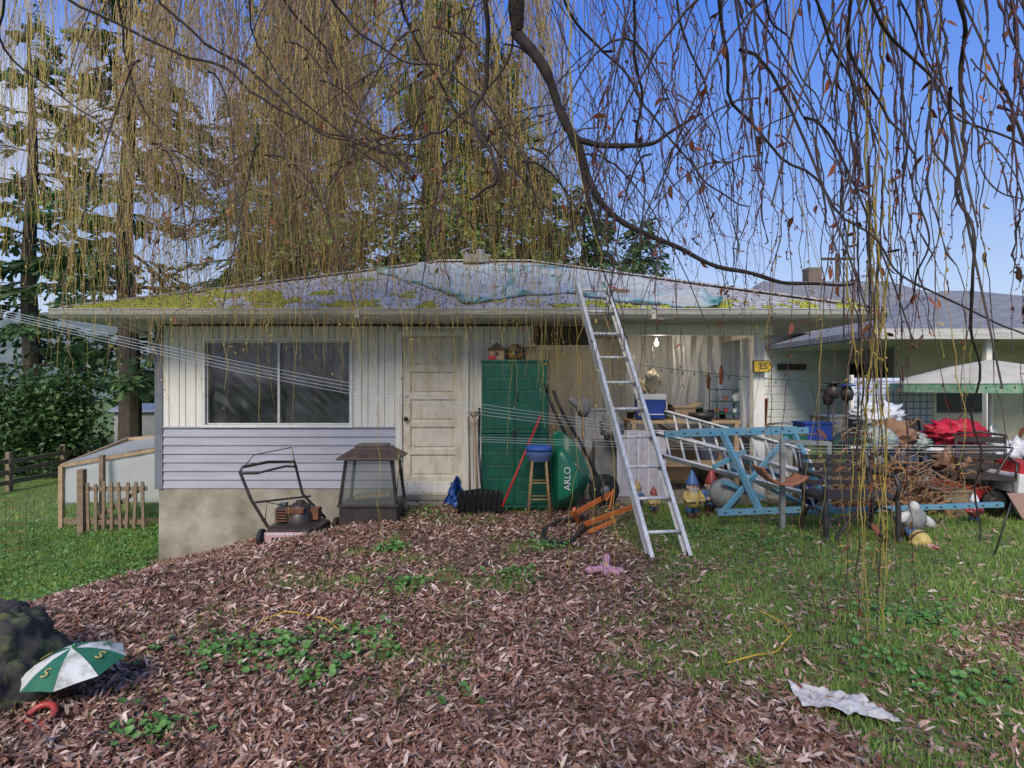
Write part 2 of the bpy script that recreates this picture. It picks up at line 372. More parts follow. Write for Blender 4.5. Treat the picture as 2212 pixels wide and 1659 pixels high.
b.bx(-1.43,-.57,7.766,7.9,hz(722),zt,white)
b.bx(-4.5,-4.4,7.9,14.3,.1,2.36,white); b.bx(.16,.26,7.9,10.2,.1,2.36,white)
b.bx(-4.4,3.9,14.2,14.3,.1,2.36,white); b.bx(3.8,3.9,10.3,14.2,.1,2.36,white)
b.bx(.26,3.9,10.2,10.3,.1,2.36,white)
for i in range(26): b.bx(.28+i*.14,.405+i*.14,10.185,10.2,.14,2.34,white)
b.obj('siding_walls',house,.002)
b=B()
n=7; h=(zl-zf)/n
for i in range(n):
    z0=zf+i*h; b.prism([(-4.43,7.738,z0),(-4.43,7.765,z0),(-4.43,7.765,z0+h),(-4.43,7.758,z0+h)],(2.955,0,0),graylap)
b.bx(-4.45,-1.47,7.733,7.764,zl,zl+.02,graylap); b.bx(-1.475,-1.45,7.734,7.764,zf,zl,graylap)
b.obj('lap_siding',house)
b=B(); b.bx(-4.53,-4.43,7.73,7.79,zf-.01,zt,darkgray); b.bx(-4.54,-4.5,7.79,7.86,zf-.01,zt,darkgray); b.obj('corner_board',house,.003)
b=B(); b.bx(-4.49,-1.4,7.75,7.9,-1.6,zf-.005,concrete); b.bx(-4.49,-4.35,7.9,14.3,-1.6,.1,concrete); b.bx(-1.4,.26,7.752,7.9,-.6,.115,concrete)
b.bx(-1.42,-.5,7.45,7.752,-.1,.13,concrete); b.bx(.262,4.0,7.6,10.2,-.3,.13,concrete); b.obj('foundation',house,.01)
b=B(); t=.035
for (x0,x1,z0,z1) in [(wx0-t,wx1+t,wz1,wz1+t),(wx0-t,wx1+t,wz0-t,wz0),(wx0-t,wx0,wz0,wz1),(wx1,wx1+t,wz0,wz1)]: b.bx(x0,x1,7.72,7.764,z0,z1,whitep)
xm=hx(602)
for (x0,x1,z0,z1,y0) in [(wx0,wx1,wz1-.02,wz1,7.76),(wx0,wx1,wz0,wz0+.02,7.76),(wx0,wx0+.02,wz0+.02,wz1-.02,7.76),(wx1-.02,wx1,wz0+.02,wz1-.02,7.76),(xm-.014,xm+.014,wz0+.02,wz1-.02,7.75)]: b.bx(x0,x1,y0,7.80,z0,z1,alum)
b.obj('window_frame',house,.003)
b=B(); b.add([(wx0+.02,7.785,wz0+.02),(wx1-.02,7.785,wz0+.02),(wx1-.02,7.785,wz1-.02),(wx0+.02,7.785,wz1-.02)],[(0,1,2,3)],glass); b.obj('window_panes',house)
winsheet=mat('window_covering',(.19,.19,.20),.4,(.03,.03,.035),1.6,.3,8,stretch=(1.2,1,1.6),lo=.36,hi=.62)
b=B(); b.grid(lambda u,v: Vector((wx0+u*(wx1-wx0),7.87+.06*mn.noise((u*5,v*3,0))+.025*mn.noise((u*16+v*9,v*6,2)),wz0+v*(wz1-wz0))),90,40,winsheet); b.obj('window_covering_sheet',house)
b=B(); dx0,dx1,dz0,dz1=hx(870),hx(1000),hz(1070),hz(728)
b.bx(dx0-.08,dx0,7.70,7.78,dz0-.04,dz1+.07,white); b.bx(dx1,dx1+.075,7.70,7.78,dz0-.04,dz1+.07,white); b.bx(dx0,dx1,7.70,7.78,dz1,dz1+.07,white); b.bx(dx0,dx1,7.68,7.80,dz0-.05,dz0,concrete)
b.bx(dx0,dx1,7.765,7.80,dz0,dz1,cream)
st=.1
b.bx(dx0+.004,dx0+st,7.74,7.765,dz0+.004,dz1-.004,cream); b.bx(dx1-st,dx1-.004,7.74,7.765,dz0+.004,dz1-.004,cream)
npn=5; zz=np.linspace(dz0+.24,dz1-.02,npn+1)
b.bx(dx0+st,dx1-st,7.742,7.765,dz0+.004,dz0+.24,cream)
for i in range(1,npn+1): b.bx(dx0+st,dx1-st,7.742,7.765,zz[i]-.075,zz[i]-.004,cream)
for i in range(npn):
    b.bx(dx0+st+.03,dx1-st-.03,7.752,7.765,zz[i]+.03,zz[i+1]-.105,cream)
b.bx(dx0+.02,dx1-.02,7.732,7.74,dz0+.03,dz0+.17,white)
for i in range(7):
    for z in (.05,.15): b.ball((dx0+.06+i*.105,7.73,dz0+z),.006,black,6,4)
b.ball((dx0+.05,7.70,hz(905)),.03,black); b.tube([(dx0+.05,7.70,hz(905)),(dx0+.05,7.75,hz(905))],.015,black); b.ball((dx0+.05,7.73,hz(855)),(.022,.012,.022),alum)
b.obj('front_door',house,.003)
b=B(); b.bx(.62,1.42,10.15,10.19,.14,2.15,cream)
for i in range(4): b.bx(.72,1.32,10.135,10.15,.3+i*.46,.62+i*.46,cream)
b.ball((1.34,10.11,1.05),.03,black); b.obj('back_porch_door',house,.003)
b=B(); b.bx(1.0,3.29,7.70,7.82,2.22,2.36,white); b.bx(3.05,3.19,7.70,7.83,.13,2.22,white); b.bx(.27,1.0,7.72,7.86,2.10,2.34,brownw); b.bx(3.75,3.87,10.0,10.12,.13,2.36,white)
b.bx(3.16,3.28,7.82,10.2,2.22,2.36,white)
b.obj('porch_frame',house,.004)
def roofmat(name,c1,c2,c3,moss):
    m=bpy.data.materials.new(name); m.use_nodes=True; N=m.node_tree.nodes; L=m.node_tree.links; bs=N['Principled BSDF']; bs.inputs['Roughness'].default_value=.8
    tc=N.new('ShaderNodeTexCoord'); br=N.new('ShaderNodeTexBrick'); br.inputs['Color1'].default_value=(*c1,1); br.inputs['Color2'].default_value=(*c2,1); br.inputs['Mortar'].default_value=(*c3,1)
    br.inputs['Scale'].default_value=1; br.inputs['Mortar Size'].default_value=.010; br.inputs['Brick Width'].default_value=.33; br.inputs['Row Height'].default_value=.14
    L.new(tc.outputs['Object'],br.inputs['Vector'])
    nz=N.new('ShaderNodeTexNoise'); nz.inputs['Scale'].default_value=1.6; nz.inputs['Detail'].default_value=9; nz.inputs['Roughness'].default_value=.7; L.new(tc.outputs['Object'],nz.inputs['Vector'])
    sx=N.new('ShaderNodeSeparateXYZ'); L.new(tc.outputs['Object'],sx.inputs[0])
    mr=N.new('ShaderNodeMapRange'); mr.inputs[1].default_value=-5.2; mr.inputs[2].default_value=0; mr.inputs[3].default_value=moss[0]; mr.inputs[4].default_value=moss[1]; L.new(sx.outputs[0],mr.inputs[0])
    ad=N.new('ShaderNodeMath'); ad.operation='ADD'; L.new(nz.outputs[0],ad.inputs[0]); L.new(mr.outputs[0],ad.inputs[1])
    r=N.new('ShaderNodeMapRange'); r.inputs[1].default_value=.58; r.inputs[2].default_value=.74; L.new(ad.outputs[0],r.inputs[0])
    mx=N.new('ShaderNodeMix'); mx.data_type='RGBA'; L.new(r.outputs[0],mx.inputs[0]); L.new(br.outputs[0],mx.inputs[6]); mx.inputs[7].default_value=(.24,.25,.10,1)
    n2=N.new('ShaderNodeTexNoise'); n2.inputs['Scale'].default_value=9; n2.inputs['Detail'].default_value=6; L.new(tc.outputs['Object'],n2.inputs['Vector'])
    m2=N.new('ShaderNodeMix'); m2.data_type='RGBA'; m2.blend_type='MULTIPLY'; m2.inputs[0].default_value=.6; L.new(mx.outputs[2],m2.inputs[6]); L.new(n2.outputs[0],m2.inputs[7])
    sc=N.new('ShaderNodeVectorMath'); sc.operation='SCALE'; sc.inputs['Scale'].default_value=1.4; L.new(m2.outputs[2],sc.inputs[0]); L.new(sc.outputs[0],bs.inputs['Base Color'])
    bp=N.new('ShaderNodeBump'); bp.inputs['Strength'].default_value=.6; bp.inputs['Distance'].default_value=.02; L.new(br.outputs['Fac'],bp.inputs['Height']); bp.invert=True; L.new(bp.outputs[0],bs.inputs['Normal'])
    return m
roofm=roofmat('mossy_shingles',(.50,.48,.46),(.40,.39,.37),(.17,.16,.15),(.13,-.20))
roofn=roofmat('gray_shingles',(.27,.26,.26),(.21,.21,.21),(.1,.1,.1),(-.3,-.3))
def hip(b,x0,x1,y0,y1,ze,pitch,m,th=.05,rx0=None,rx1=None):
    ym=(y0+y1)/2; run=ym-y0; zr=ze+pitch*run
    a=rx0 if rx0 is not None else x0+run; c=rx1 if rx1 is not None else x1-run
    P=[(x0,y0,ze),(x1,y0,ze),(x1,y1,ze),(x0,y1,ze),(a,ym,zr),(c,ym,zr)]
    b.add(P+[(p[0],p[1],p[2]-th) for p in P[:4]],[(0,1,5,4),(1,2,5),(2,3,4,5),(3,0,4),(0,6,7,1),(1,7,8,2),(2,8,9,3),(3,9,6,0)],m)
b=B(); hip(b,-5.25,4.3,7.08,14.9,2.47,.34,roofm)
b.bar((-5.25,7.08,2.485),(-1.34,10.99,3.815),.22,.02,roofm,up=(1,-1,0)); b.bar((-1.34,10.99,3.81),(.4,10.99,3.81),.02,.24,roofm); b.bar((4.3,7.08,2.485),(.4,10.99,3.815),.22,.02,roofm,up=(1,1,0))
b.obj('hip_roof',house)
b=B(); b.bx(-5.2,4.25,7.12,14.86,2.362,2.38,soffit); b.obj('soffit',house)
b=B(); b.bx(-5.23,4.28,7.10,7.125,2.355,2.45,white); b.bx(-5.235,-5.21,7.126,14.85,2.355,2.45,white); b.bx(4.26,4.285,7.126,14.85,2.355,2.45,white); b.obj('fascia',house)
b=B()
prof=[(7.098,2.46),(7.098,2.36),(7.03,2.36),(6.99,2.40),(6.975,2.445),(6.965,2.46),(6.975,2.468),(6.985,2.455),(7.0,2.405),(7.035,2.37),(7.09,2.37),(7.09,2.46)]
b.prism([(-5.3,y,z) for y,z in prof],(9.62,0,0),gutterm)
for x in (-5.3,4.32): b.prism([(x-.003,y,z) for y,z in prof[:6]],(.006,0,0),gutterm)
for x in (-1.8,1.6): b.bx(x,x+.05,6.968,7.1,2.357,2.466,gutterm)
b.obj('gutter',house)
b=B(); b.lathe([(.0,.12),(.08,.12),(.08,0),(.07,-.1)],(-.55,10.7,3.83),stone,14); b.bx(-.85,-.4,10.6,10.9,3.72,3.86,stone); b.obj('roof_vent',house,.01)
b=B(); b.tube([(-4.6,7.1,2.37),(-4.6,7.2,2.3),(-4.56,7.68,2.2),(-4.56,7.7,2.1)],.03,gutterm); b.obj('downspout',house)
def moss():
    n=42000; x=-5.2+5.0*rng.random(n)**2.3; y=7.10+2.2*rng.random(n)**2.4
    k=(fbm(x*2.5,y*3)+.34*(1-(x+5.2)/5)-.16*(y-7.1)>.64)&(x+5.25>(y-7.08)); x=x[k];y=y[k]
    n2=7000; x2=-5.2+9.4*rng.random(n2); y2=7.12+.4*rng.random(n2)**2; k=fbm(x2*4+9,y2*4)>.64; x=np.concatenate([x,x2[k]]); y=np.concatenate([y,y2[k]]); n=len(x)
    z=2.47+.34*(y-7.08); s=.022+.035*rng.random(n)
    tv=[(-.5,-.3,0),(.5,-.3,0),(0,.5,0),(0,0,.7)]; tf=[(0,1,3),(1,2,3),(2,0,3)]
    A=Acc(); A.add(*inst(tv,tf,np.stack([x,y,z],-1),rotm(rng.random(n)*6.28,rng.normal(0,.3,n),rng.normal(0,.3,n)),s))
    A.obj('roof_moss',[islandmat('moss',[(.22,.25,.03),(.36,.39,.05),(.48,.47,.09)],.95)],parent=house)
moss()
def roofz(x,y):
    d=min(y-7.08,x+5.25,4.3-x); return 2.47+.34*max(d,-.05)
def tarp():
    top=np.array([(-2.2,9.75),(-1.2,10.4),(.5,10.35),(1.3,9.6),(2.0,8.6),(2.6,7.5)]); bot=np.array([(-2.15,9.65),(-1.35,8.7),(-.8,7.8),(-.5,7.25),(.1,7.75),(.8,7.95),(1.5,7.25),(2.35,6.95)])
    def smp(P,t):
        s=np.linspace(0,1,len(P)); return np.interp(t,s,P[:,0]),np.interp(t,s,P[:,1])
    tg=bpy.data.materials.new('poly_tarp'); tg.use_nodes=True; N=tg.node_tree.nodes; L=tg.node_tree.links; bs=N['Principled BSDF']; bs.inputs['Roughness'].default_value=.32
    a=N.new('ShaderNodeAttribute'); a.attribute_name='edge'; cr=N.new('ShaderNodeValToRGB'); e=cr.color_ramp.elements; e[0].color=(.60,.62,.60,1); e[1].color=(.04,.17,.12,1); e[0].position=.30; e[1].position=.85; k=e.new(.58); k.color=(.34,.46,.41,1)
    L.new(a.outputs['Fac'],cr.inputs[0]); L.new(cr.outputs[0],bs.inputs['Base Color'])
    tr=N.new('ShaderNodeBsdfTransparent'); ms=N.new('ShaderNodeMixShader'); fr=N.new('ShaderNodeMapRange'); fr.inputs[1].default_value=.2; fr.inputs[2].default_value=.7; fr.inputs[3].default_value=.52; fr.inputs[4].default_value=.95
    L.new(a.outputs['Fac'],fr.inputs[0]); L.new(fr.outputs[0],ms.inputs[0]); L.new(tr.outputs[0],ms.inputs[1]); L.new(bs.outputs[0],ms.inputs[2]); L.new(ms.outputs[0],N['Material Output'].inputs[0])
    nu,nv=190,70; V=[];E=[]
    for i in range(nu+1):
        for j in range(nv+1):
            u=i/nu;v=j/nv; x0,y0=smp(top,u); x1,y1=smp(bot,u); y1+=.22*mn.noise((u*14,3,0)); y0=min(y0+.2*mn.noise((u*9,7,0)),10.8)
            x=x0+(x1-x0)*v; y=y0+(y1-y0)*v
            r1=1-abs(mn.noise((x*1.5+y*1.1,y*1.2-x*.5,4)))*2.6; r2=1-abs(mn.noise((x*3.5-y*2,y*3.2,5)))*2.6; r3=mn.noise((x*11,y*11,6))
            w=.09*max(0,r1)**2+.045*max(0,r2)**2+.018*r3
            z=roofz(x,y)+.02+max(0,w)*min(1,(.25+4*min(v,1-v)))
            V.append((x,y,z))
            ed=.85-min(min(v,1-v)*9,min(u,1-u)*14,1)*.65+.55*(mn.noise((x*1.6+y,y*2.5,9)))+.25*mn.noise((x*9,y*9,9))
            if abs(u-.42+.05*math.sin(v*6))<.014 or abs(v-.55+.25*math.sin(u*5))<.022: ed+=.5
            E.append(ed)
    me=bpy.data.meshes.new('roof_tarp'); me.from_pydata(V,[],[(i*(nv+1)+j,(i+1)*(nv+1)+j,(i+1)*(nv+1)+j+1,i*(nv+1)+j+1) for i in range(nu) for j in range(nv)])
    me.materials.append(tg); me.polygons.foreach_set('use_smooth',[True]*len(me.polygons)); at_=me.attributes.new('edge','FLOAT','POINT'); at_.data.foreach_set('value',np.array(E,np.float32))
    link(bpy.data.objects.new('roof_tarp',me))
tarp()
b=B()
for (x,y,s) in [(-1.2,9.6,.25),(.2,8.4,.3),(1.4,7.9,.18),(-.3,8.1,.2)]:
    z=roofz(x,y)+.06; b.box((x,y,z),(s*1.4,s*.3,.04),wood,(0.3,0,U(-.5,.5)))
b.obj('tarp_boards',None,.003)
# ---------------------------------------------------------------- neighbour houses
nb=empty('neighbour_house')
b=B(); b.bx(6.1,12,15.2,15.35,-.3,3.0,white); b.bx(6.1,6.25,15.35,22,-.3,3,white)
for i in range(16): b.bx(6.09,12,15.18,15.2,.02+i*.19,.175+i*.19,whitep)
b.obj('walls',nb)
b=B(); hip(b,5.5,13,14.6,22.4,3.0,.44,roofn,.18,rx0=7.6,rx1=11.4); b.obj('roof',nb)
b=B(); b.bx(8.4,9.3,15.12,15.175,1.3,2.1,black); b.bx(6.6,7.3,15.12,15.175,1.95,2.1,brownw); b.obj('windows',nb)
b=B(); b.bx(8.9,9.3,18.3,18.7,4.5,5.1,mat('chimney_brick',(.2,.15,.12),.9,bump=.5)); b.obj('chimney',nb)
nb2=empty('garage_building')
b=B(); hip(b,6.3,15,10.6,18.6,2.55,.32,roofn,.12); b.obj('roof',nb2)
b=B(); b.bx(6.35,14.9,10.65,18.5,2.40,2.425,soffit); b.bx(6.3,15,10.57,10.6,2.38,2.56,gutterm); b.obj('soffit_fascia',nb2)
b=B(); b.bx(8.2,14.5,13,13.1,-.2,2.4,beige); b.bx(8.4,8.5,10.8,10.9,-.1,2.4,white); b.bx(11.4,11.5,10.8,10.9,-.1,2.4,white); b.obj('walls',nb2)
b=B(); b.bx(9,10,12.94,13,1,1.9,black); b.obj('window',nb2)
b=B(); b.tube([(16.0,30,-.5),(16.0,30,8.0)],.11,brownw); b.box((16.0,30,7.75),(1.6,.1,.12),brownw); b.obj('utility_pole')
# ---------------------------------------------------------------- conifers
def treemats(nm,cols): return islandmat(nm,cols,.75,(.35,.6,1.4),.2,.25)
needle1=treemats('conifer_needles',[(.05,.11,.045),(.09,.16,.06),(.13,.21,.07),(.07,.13,.055)])
needle2=treemats('cedar_foliage',[(.09,.16,.04),(.15,.23,.055),(.21,.29,.075),(.11,.17,.045)])
bark=mat('conifer_bark',(.10,.08,.06),.9,(.04,.032,.024),8,.8,20,stretch=(3,3,.5))
def conifer(name,x,y,H,rmax,nb,z0,droop,nm,seed,dens=14,sz=.34,lay=.1,tr=.42):
    r=np.random.default_rng(seed); A=Acc(); g=G(x,y)-.2
    zz=np.linspace(0,H,14); A.tube(np.stack([x+.1*np.sin(zz*.6),y+0*zz,g+zz],-1),tr*(H/20)*(1-zz/H)**.8+.02,8,0)
    P=[];YW=[];PT=[]
    for i in range(nb):
        z=z0+(H-z0)*(i+r.random()*.8)/nb; az=r.random()*6.283; L=rmax*(1-z/H)**.75*(.45+.75*r.random())+.35
        rise=.25*r.random()-.05
        t=np.linspace(0,1,7); bx=x+np.cos(az)*L*t; by=y+np.sin(az)*L*t; bz=g+z+L*(rise*t-droop*t*t)
        A.tube(np.stack([bx,by,bz],-1),.05*(1-t)*(L/4)+.012,4,0)
        n=int(dens*L*(1.3)); tt=.12+.88*r.random(n)**.8; w=(r.random(n)*2-1)*.26*L*(1.12-tt)
        px=x+np.cos(az)*L*tt-np.sin(az)*w; py=y+np.sin(az)*L*tt+np.cos(az)*w; pz=g+z+L*(rise*tt-droop*tt*tt)-np.abs(w)*.25+r.normal(0,lay,n)
        P.append(np.stack([px,py,pz],-1)); YW.append(az-math.pi/2+np.sign(w)*.8*r.random(n)+r.normal(0,.3,n)); PT.append(r.normal(-.25,.35,n))
    P=np.concatenate(P);YW=np.concatenate(YW);PT=np.concatenate(PT); n=len(P)
    tv=[(0,0,0),(-.10,.5,.02),(.10,.5,.02),(0,1,-.12),(-.30,.55,-.04),(-.16,.25,0),(.30,.62,-.05),(.16,.3,0),(-.22,.95,-.12),(.2,1.0,-.14)]
    tf=[(0,2,3,1),(0,5,4),(0,6,7),(1,8,3),(2,3,9)]
    s=sz*(.6+.8*r.random(n))
    V,Lp,T=inst(tv,tf,P,rotm(YW,PT,r.normal(0,.5,n)),s); A.add(V,Lp,T,1)
    return A.obj(name,[bark,nm])
conifer('cedar_tree',-12.6,20,19,4.9,84,2.8,.22,needle1,1,25,.38,.05,.36)
conifer('cedar_tree',-20.5,26,19,5.2,80,2.0,.2,needle1,2,21,.42,.06)
conifer('fir_tree',-14.5,33,20,4.8,90,1,.3,needle1,3,18,.43)
conifer('fir_tree',-9.2,25,21,3.9,110,1,.45,needle2,4,22,.36,.2)
conifer('fir_tree',-6.3,22,23,4.3,170,1,.5,needle2,5,26,.34,.25)
conifer('fir_tree',-3.2,24,23,4.3,180,.8,.45,needle2,6,26,.34,.2)
conifer('fir_tree',-.6,27,17,4.3,160,.8,.4,needle1,7,24,.36,.2)
conifer('fir_tree',3.6,30,11.5,3.6,120,.5,.35,needle1,8,20,.38,.1)
conifer('fir_tree',6.6,31,10,3.4,110,.5,.3,needle1,9,20,.38,.1)
conifer('fir_tree',1.6,34,14,3.8,120,.5,.3,needle1,12,20,.43,.1)
shrubm=islandmat('shrub_leaves',[(.04,.09,.025),(.07,.14,.04),(.12,.21,.06),(.05,.11,.03)],.45,(1.2,.5,1.3),.5,.15)
def shrub(name,cl,n,sz,mt=shrubm):
    A=Acc(); P=[]
    for c,r in cl:
        d=rng.normal(size=(n,3)); d/=np.linalg.norm(d,axis=1)[:,None]; k=rng.random(n)**.4*(1+.3*rng.normal(size=n)*.5)
        P.append(np.array(c)+d*k[:,None]*np.array(r))
        c0=np.array([c[0],c[1],G(c[0],c[1])-.1])
        for q in range(4):
            e=np.array(c)+np.array([U(-.5,.5)*r[0],U(-.5,.5)*r[1],U(0,.7)*r[2]]); A.tube([c0,c0+(e-c0)*.5+np.array([U(-.1,.1),0,0]),e],[.04,.03,.012],5,0)
    P=np.concatenate(P); n=len(P); P[:,2]=np.maximum(P[:,2],gz(P[:,0],P[:,1])+.02)
    tv=[(0,0,0),(-.3,.4,.04),(.3,.4,.04),(0,1,-.06)]; tf=[(0,2,3,1)]
    V,L,T=inst(tv,tf,P,rotm(rng.random(n)*6.28,rng.normal(0,.6,n),rng.normal(0,.6,n)),sz*(.6+.8*rng.random(n))); A.add(V,L,T,1)
    return A.obj(name,[bark,mt])
shrub('laurel_hedge',[((-16.0+i*.9+U(-.2,.2),19.5+i*.3+U(-.4,.4),.2+U(-.2,.3)),(1.1,1.0,1.7+U(-.3,.5))) for i in range(-3,3)],3200,.17)
shrub('shrub',[((-14.8,29,.3),(1.4,1.2,1.5)),((-12.8,30,.2),(1.4,1,1.3)),((-11,29,.1),(1.3,1,1.2))],2500,.17)
shrub('distant_shrubs',[((-22+i*3.2,36+U(-2,2),.6),(2.4,1.5,1.9+U(-.5,.8))) for i in range(9)],1800,.32)
shrub('distant_shrubs',[((9+i*3.2,40+U(-2,2),.6),(2.4,1.5,2.4+U(-.5,1))) for i in range(9)],1500,.32)
# ---------------------------------------------------------------- rail fence, chicken run, shed
b=B()
for i in range(8):
    y=13+i*2.0; x=-14+U(-.05,.05); g=G(x,y); b.box((x,y,g+.45),(.13,.13,1.3),wood,(0,0,U(-.2,.2)))
    if i<7:
        for z in (.25,.55,.85): b.bar((x+.08,y-.1,g+z+U(-.03,.03)),(x+.08,y+2.1,G(-14,y+2)+z+U(-.03,.03)),.13,.035,wood)
for i in range(3):
    x=-14+i*2.2; g=G(x,27); b.box((x,27,g+.45),(.13,.13,1.3),wood)
    for z in (.25,.55,.85): b.bar((x,27,g+z),(x+2.2,27,g+z),.13,.035,wood)
b.obj('rail_fence',None,.005)
b=B(); x0,x1=-7.75,-6.0; yy=10.5; g=G(-7,10.5)
for (x,y,h) in [(x0,yy,1.12),(x0+.8,yy-.15,1.25),(x1,yy,1.2),(x0,yy+1.8,1.3),(x1,yy+1.8,1.4)]: b.box((x,y,G(x,y)+h/2-.1),(.07,.07,h+.2),barew if x==x0 else wood)
b.bar((x0,yy,g+1.05),(x1,yy,g+1.35),.06,.04,barew); b.bar((x0,yy+1.8,g+1.35),(x1,yy+1.8,g+1.5),.06,.04,barew); b.bar((x0,yy,g+1.05),(x0,yy+1.8,g+1.35),.06,.04,barew); b.bar((x1,yy,g+1.35),(x1,yy+1.8,g+1.5),.06,.04,barew)
b.bar((x0,yy,g+.1),(x1,yy,g+.1),.1,.03,wood)
b.grid(lambda u,v: Vector((x0+.03+u*(x1-x0-.06),yy+.02+.02*mn.noise((u*5,v*3,1)),g+.42+v*(.61+.3*u))),16,8,meshm)
b.grid(lambda u,v: Vector((x0+.03+u*(x1-x0-.06),yy+v*1.8,g+1.09+.3*u+v*.22-.05*math.sin(math.pi*u)*math.sin(math.pi*v))),16,8,meshm)
b.grid(lambda u,v: Vector((x0-.01,yy+u*1.8,g+.35+v*(.7+.25*u))),10,8,meshm)
b.obj('chicken_run')
b=B(); xa,xb=-6.95,-6.05; ya=yy-.5
for i in range(8):
    x=xa+i*(xb-xa)/7; gg=G(x,ya); b.box((x,ya,gg+.42),(.05,.025,.8+U(-.05,.05)),wood,(0,U(-.05,.05),0))
gg=G(-6.5,ya)
for z in (.15,.7): b.bar((xa-.05,ya+.03,gg+z),(xb+.05,ya+.03,gg+z),.07,.03,wood)
b.bar((xa,ya+.05,gg+.12),(xb,ya+.05,gg+.74),.06,.03,wood); b.box((xa-.1,ya,gg+.45),(.1,.1,1.15),wood)
b.obj('picket_gate',None,.003)
A=Acc()
for i in range(26):
    x=-9.4+i*.1; y0=8.8; A.tube([(x,y0,G(x,y0)),(x,y0,G(x,y0)+.8)],.004,3)
for k in range(7): A.tube([(-9.4+i*.3,8.8,G(-9.4+i*.3,8.8)+.1+k*.12) for i in range(9)],.004,3)
A.obj('wire_fence',[rust])
b=B(); b.bx(-15.0,-12.9,23,24.5,-1.3,.55,whitep); b.prism([(-15.2,22.8,.55),(-15.2,24.7,.55),(-15.2,23.75,.85)],(2.5,0,0),whitep); b.obj('white_shed',None,.01)
# ---------------------------------------------------------------- cabinet
b=B(); x0,x1,y0,y1=-.365,.43,7.3,7.72
def cab(z0,z1):
    b.bx(x0,x1,y0+.03,y1,z0,z1,greenc)
    b.bx(x0-.01,x1+.01,y0,y1+.003,z1,z1+.03,greenc); b.bx(x0-.008,x1+.008,y0+.005,y1,z0-.02,z0+.02,greenc)
    xm=(x0+x1)/2
    for (a,c) in ((x0+.012,xm-.005),(xm+.005,x1-.012)):
        b.bx(a,c,y0+.01,y0+.03,z0+.025,z1-.008,greenc)
        n=5; hh=(z1-z0-.06)/n
        for i in range(n):
            zz0=z0+.035+i*hh; wm=(c-a)
            sp=[(a+.02,a+wm*.55),(a+wm*.55+.012,c-.02)] if i%2 else [(a+.02,a+wm*.35),(a+wm*.35+.012,c-.02)]
            for (p,q) in sp: b.bx(p,q,y0+.004,y0+.01,zz0,zz0+hh-.012,greenc)
cab(.13,.97); cab(1.03,1.86)
b.box((.03,y0-.01,1.0),(.03,.02,.12),blackp); b.box((.06,y0-.01,1.45),(.02,.02,.1),blackp)
b.obj('storage_cabinet',None,.005)
b=B(); cx=-.185; z=1.895
b.bx(cx-.09,cx+.09,7.42,7.58,z,z+.12,card); b.prism([(cx-.12,7.40,z+.12),(cx+.12,7.40,z+.12),(cx,7.40,z+.21)],(0,.2,0),brownw); b.lathe([(0,0),(.025,0)],(cx,7.418,z+.07),black,12,(math.pi/2,0,0)); b.bx(cx-.1,cx-.02,7.36,7.42,z,z+.05,red); b.obj('birdhouse',None,.003)
b=B(); cx=.045
b.ball((cx,7.5,z+.075),(.11,.09,.08),mat('gourd_brown',(.38,.18,.06),.6,(.2,.08,.03),10),lump=.1); b.lathe([(.12,.1),(.1,.15),(.02,.2),(0,.2)],(cx,7.5,z),brownw,14); b.lathe([(0,0),(.03,0)],(cx,7.405,z+.08),black,12,(math.pi/2,0,0)); b.obj('birdhouse')
b=B(); b.bx(.17,.29,7.42,7.56,z-.005,z+.15,mat('straw_basket',(.25,.19,.1),.9,bump=.6)); b.prism([(.15,7.4,z+.15),(.31,7.4,z+.15),(.23,7.4,z+.23)],(0,.18,0),card); b.obj('birdhouse',None,.004)
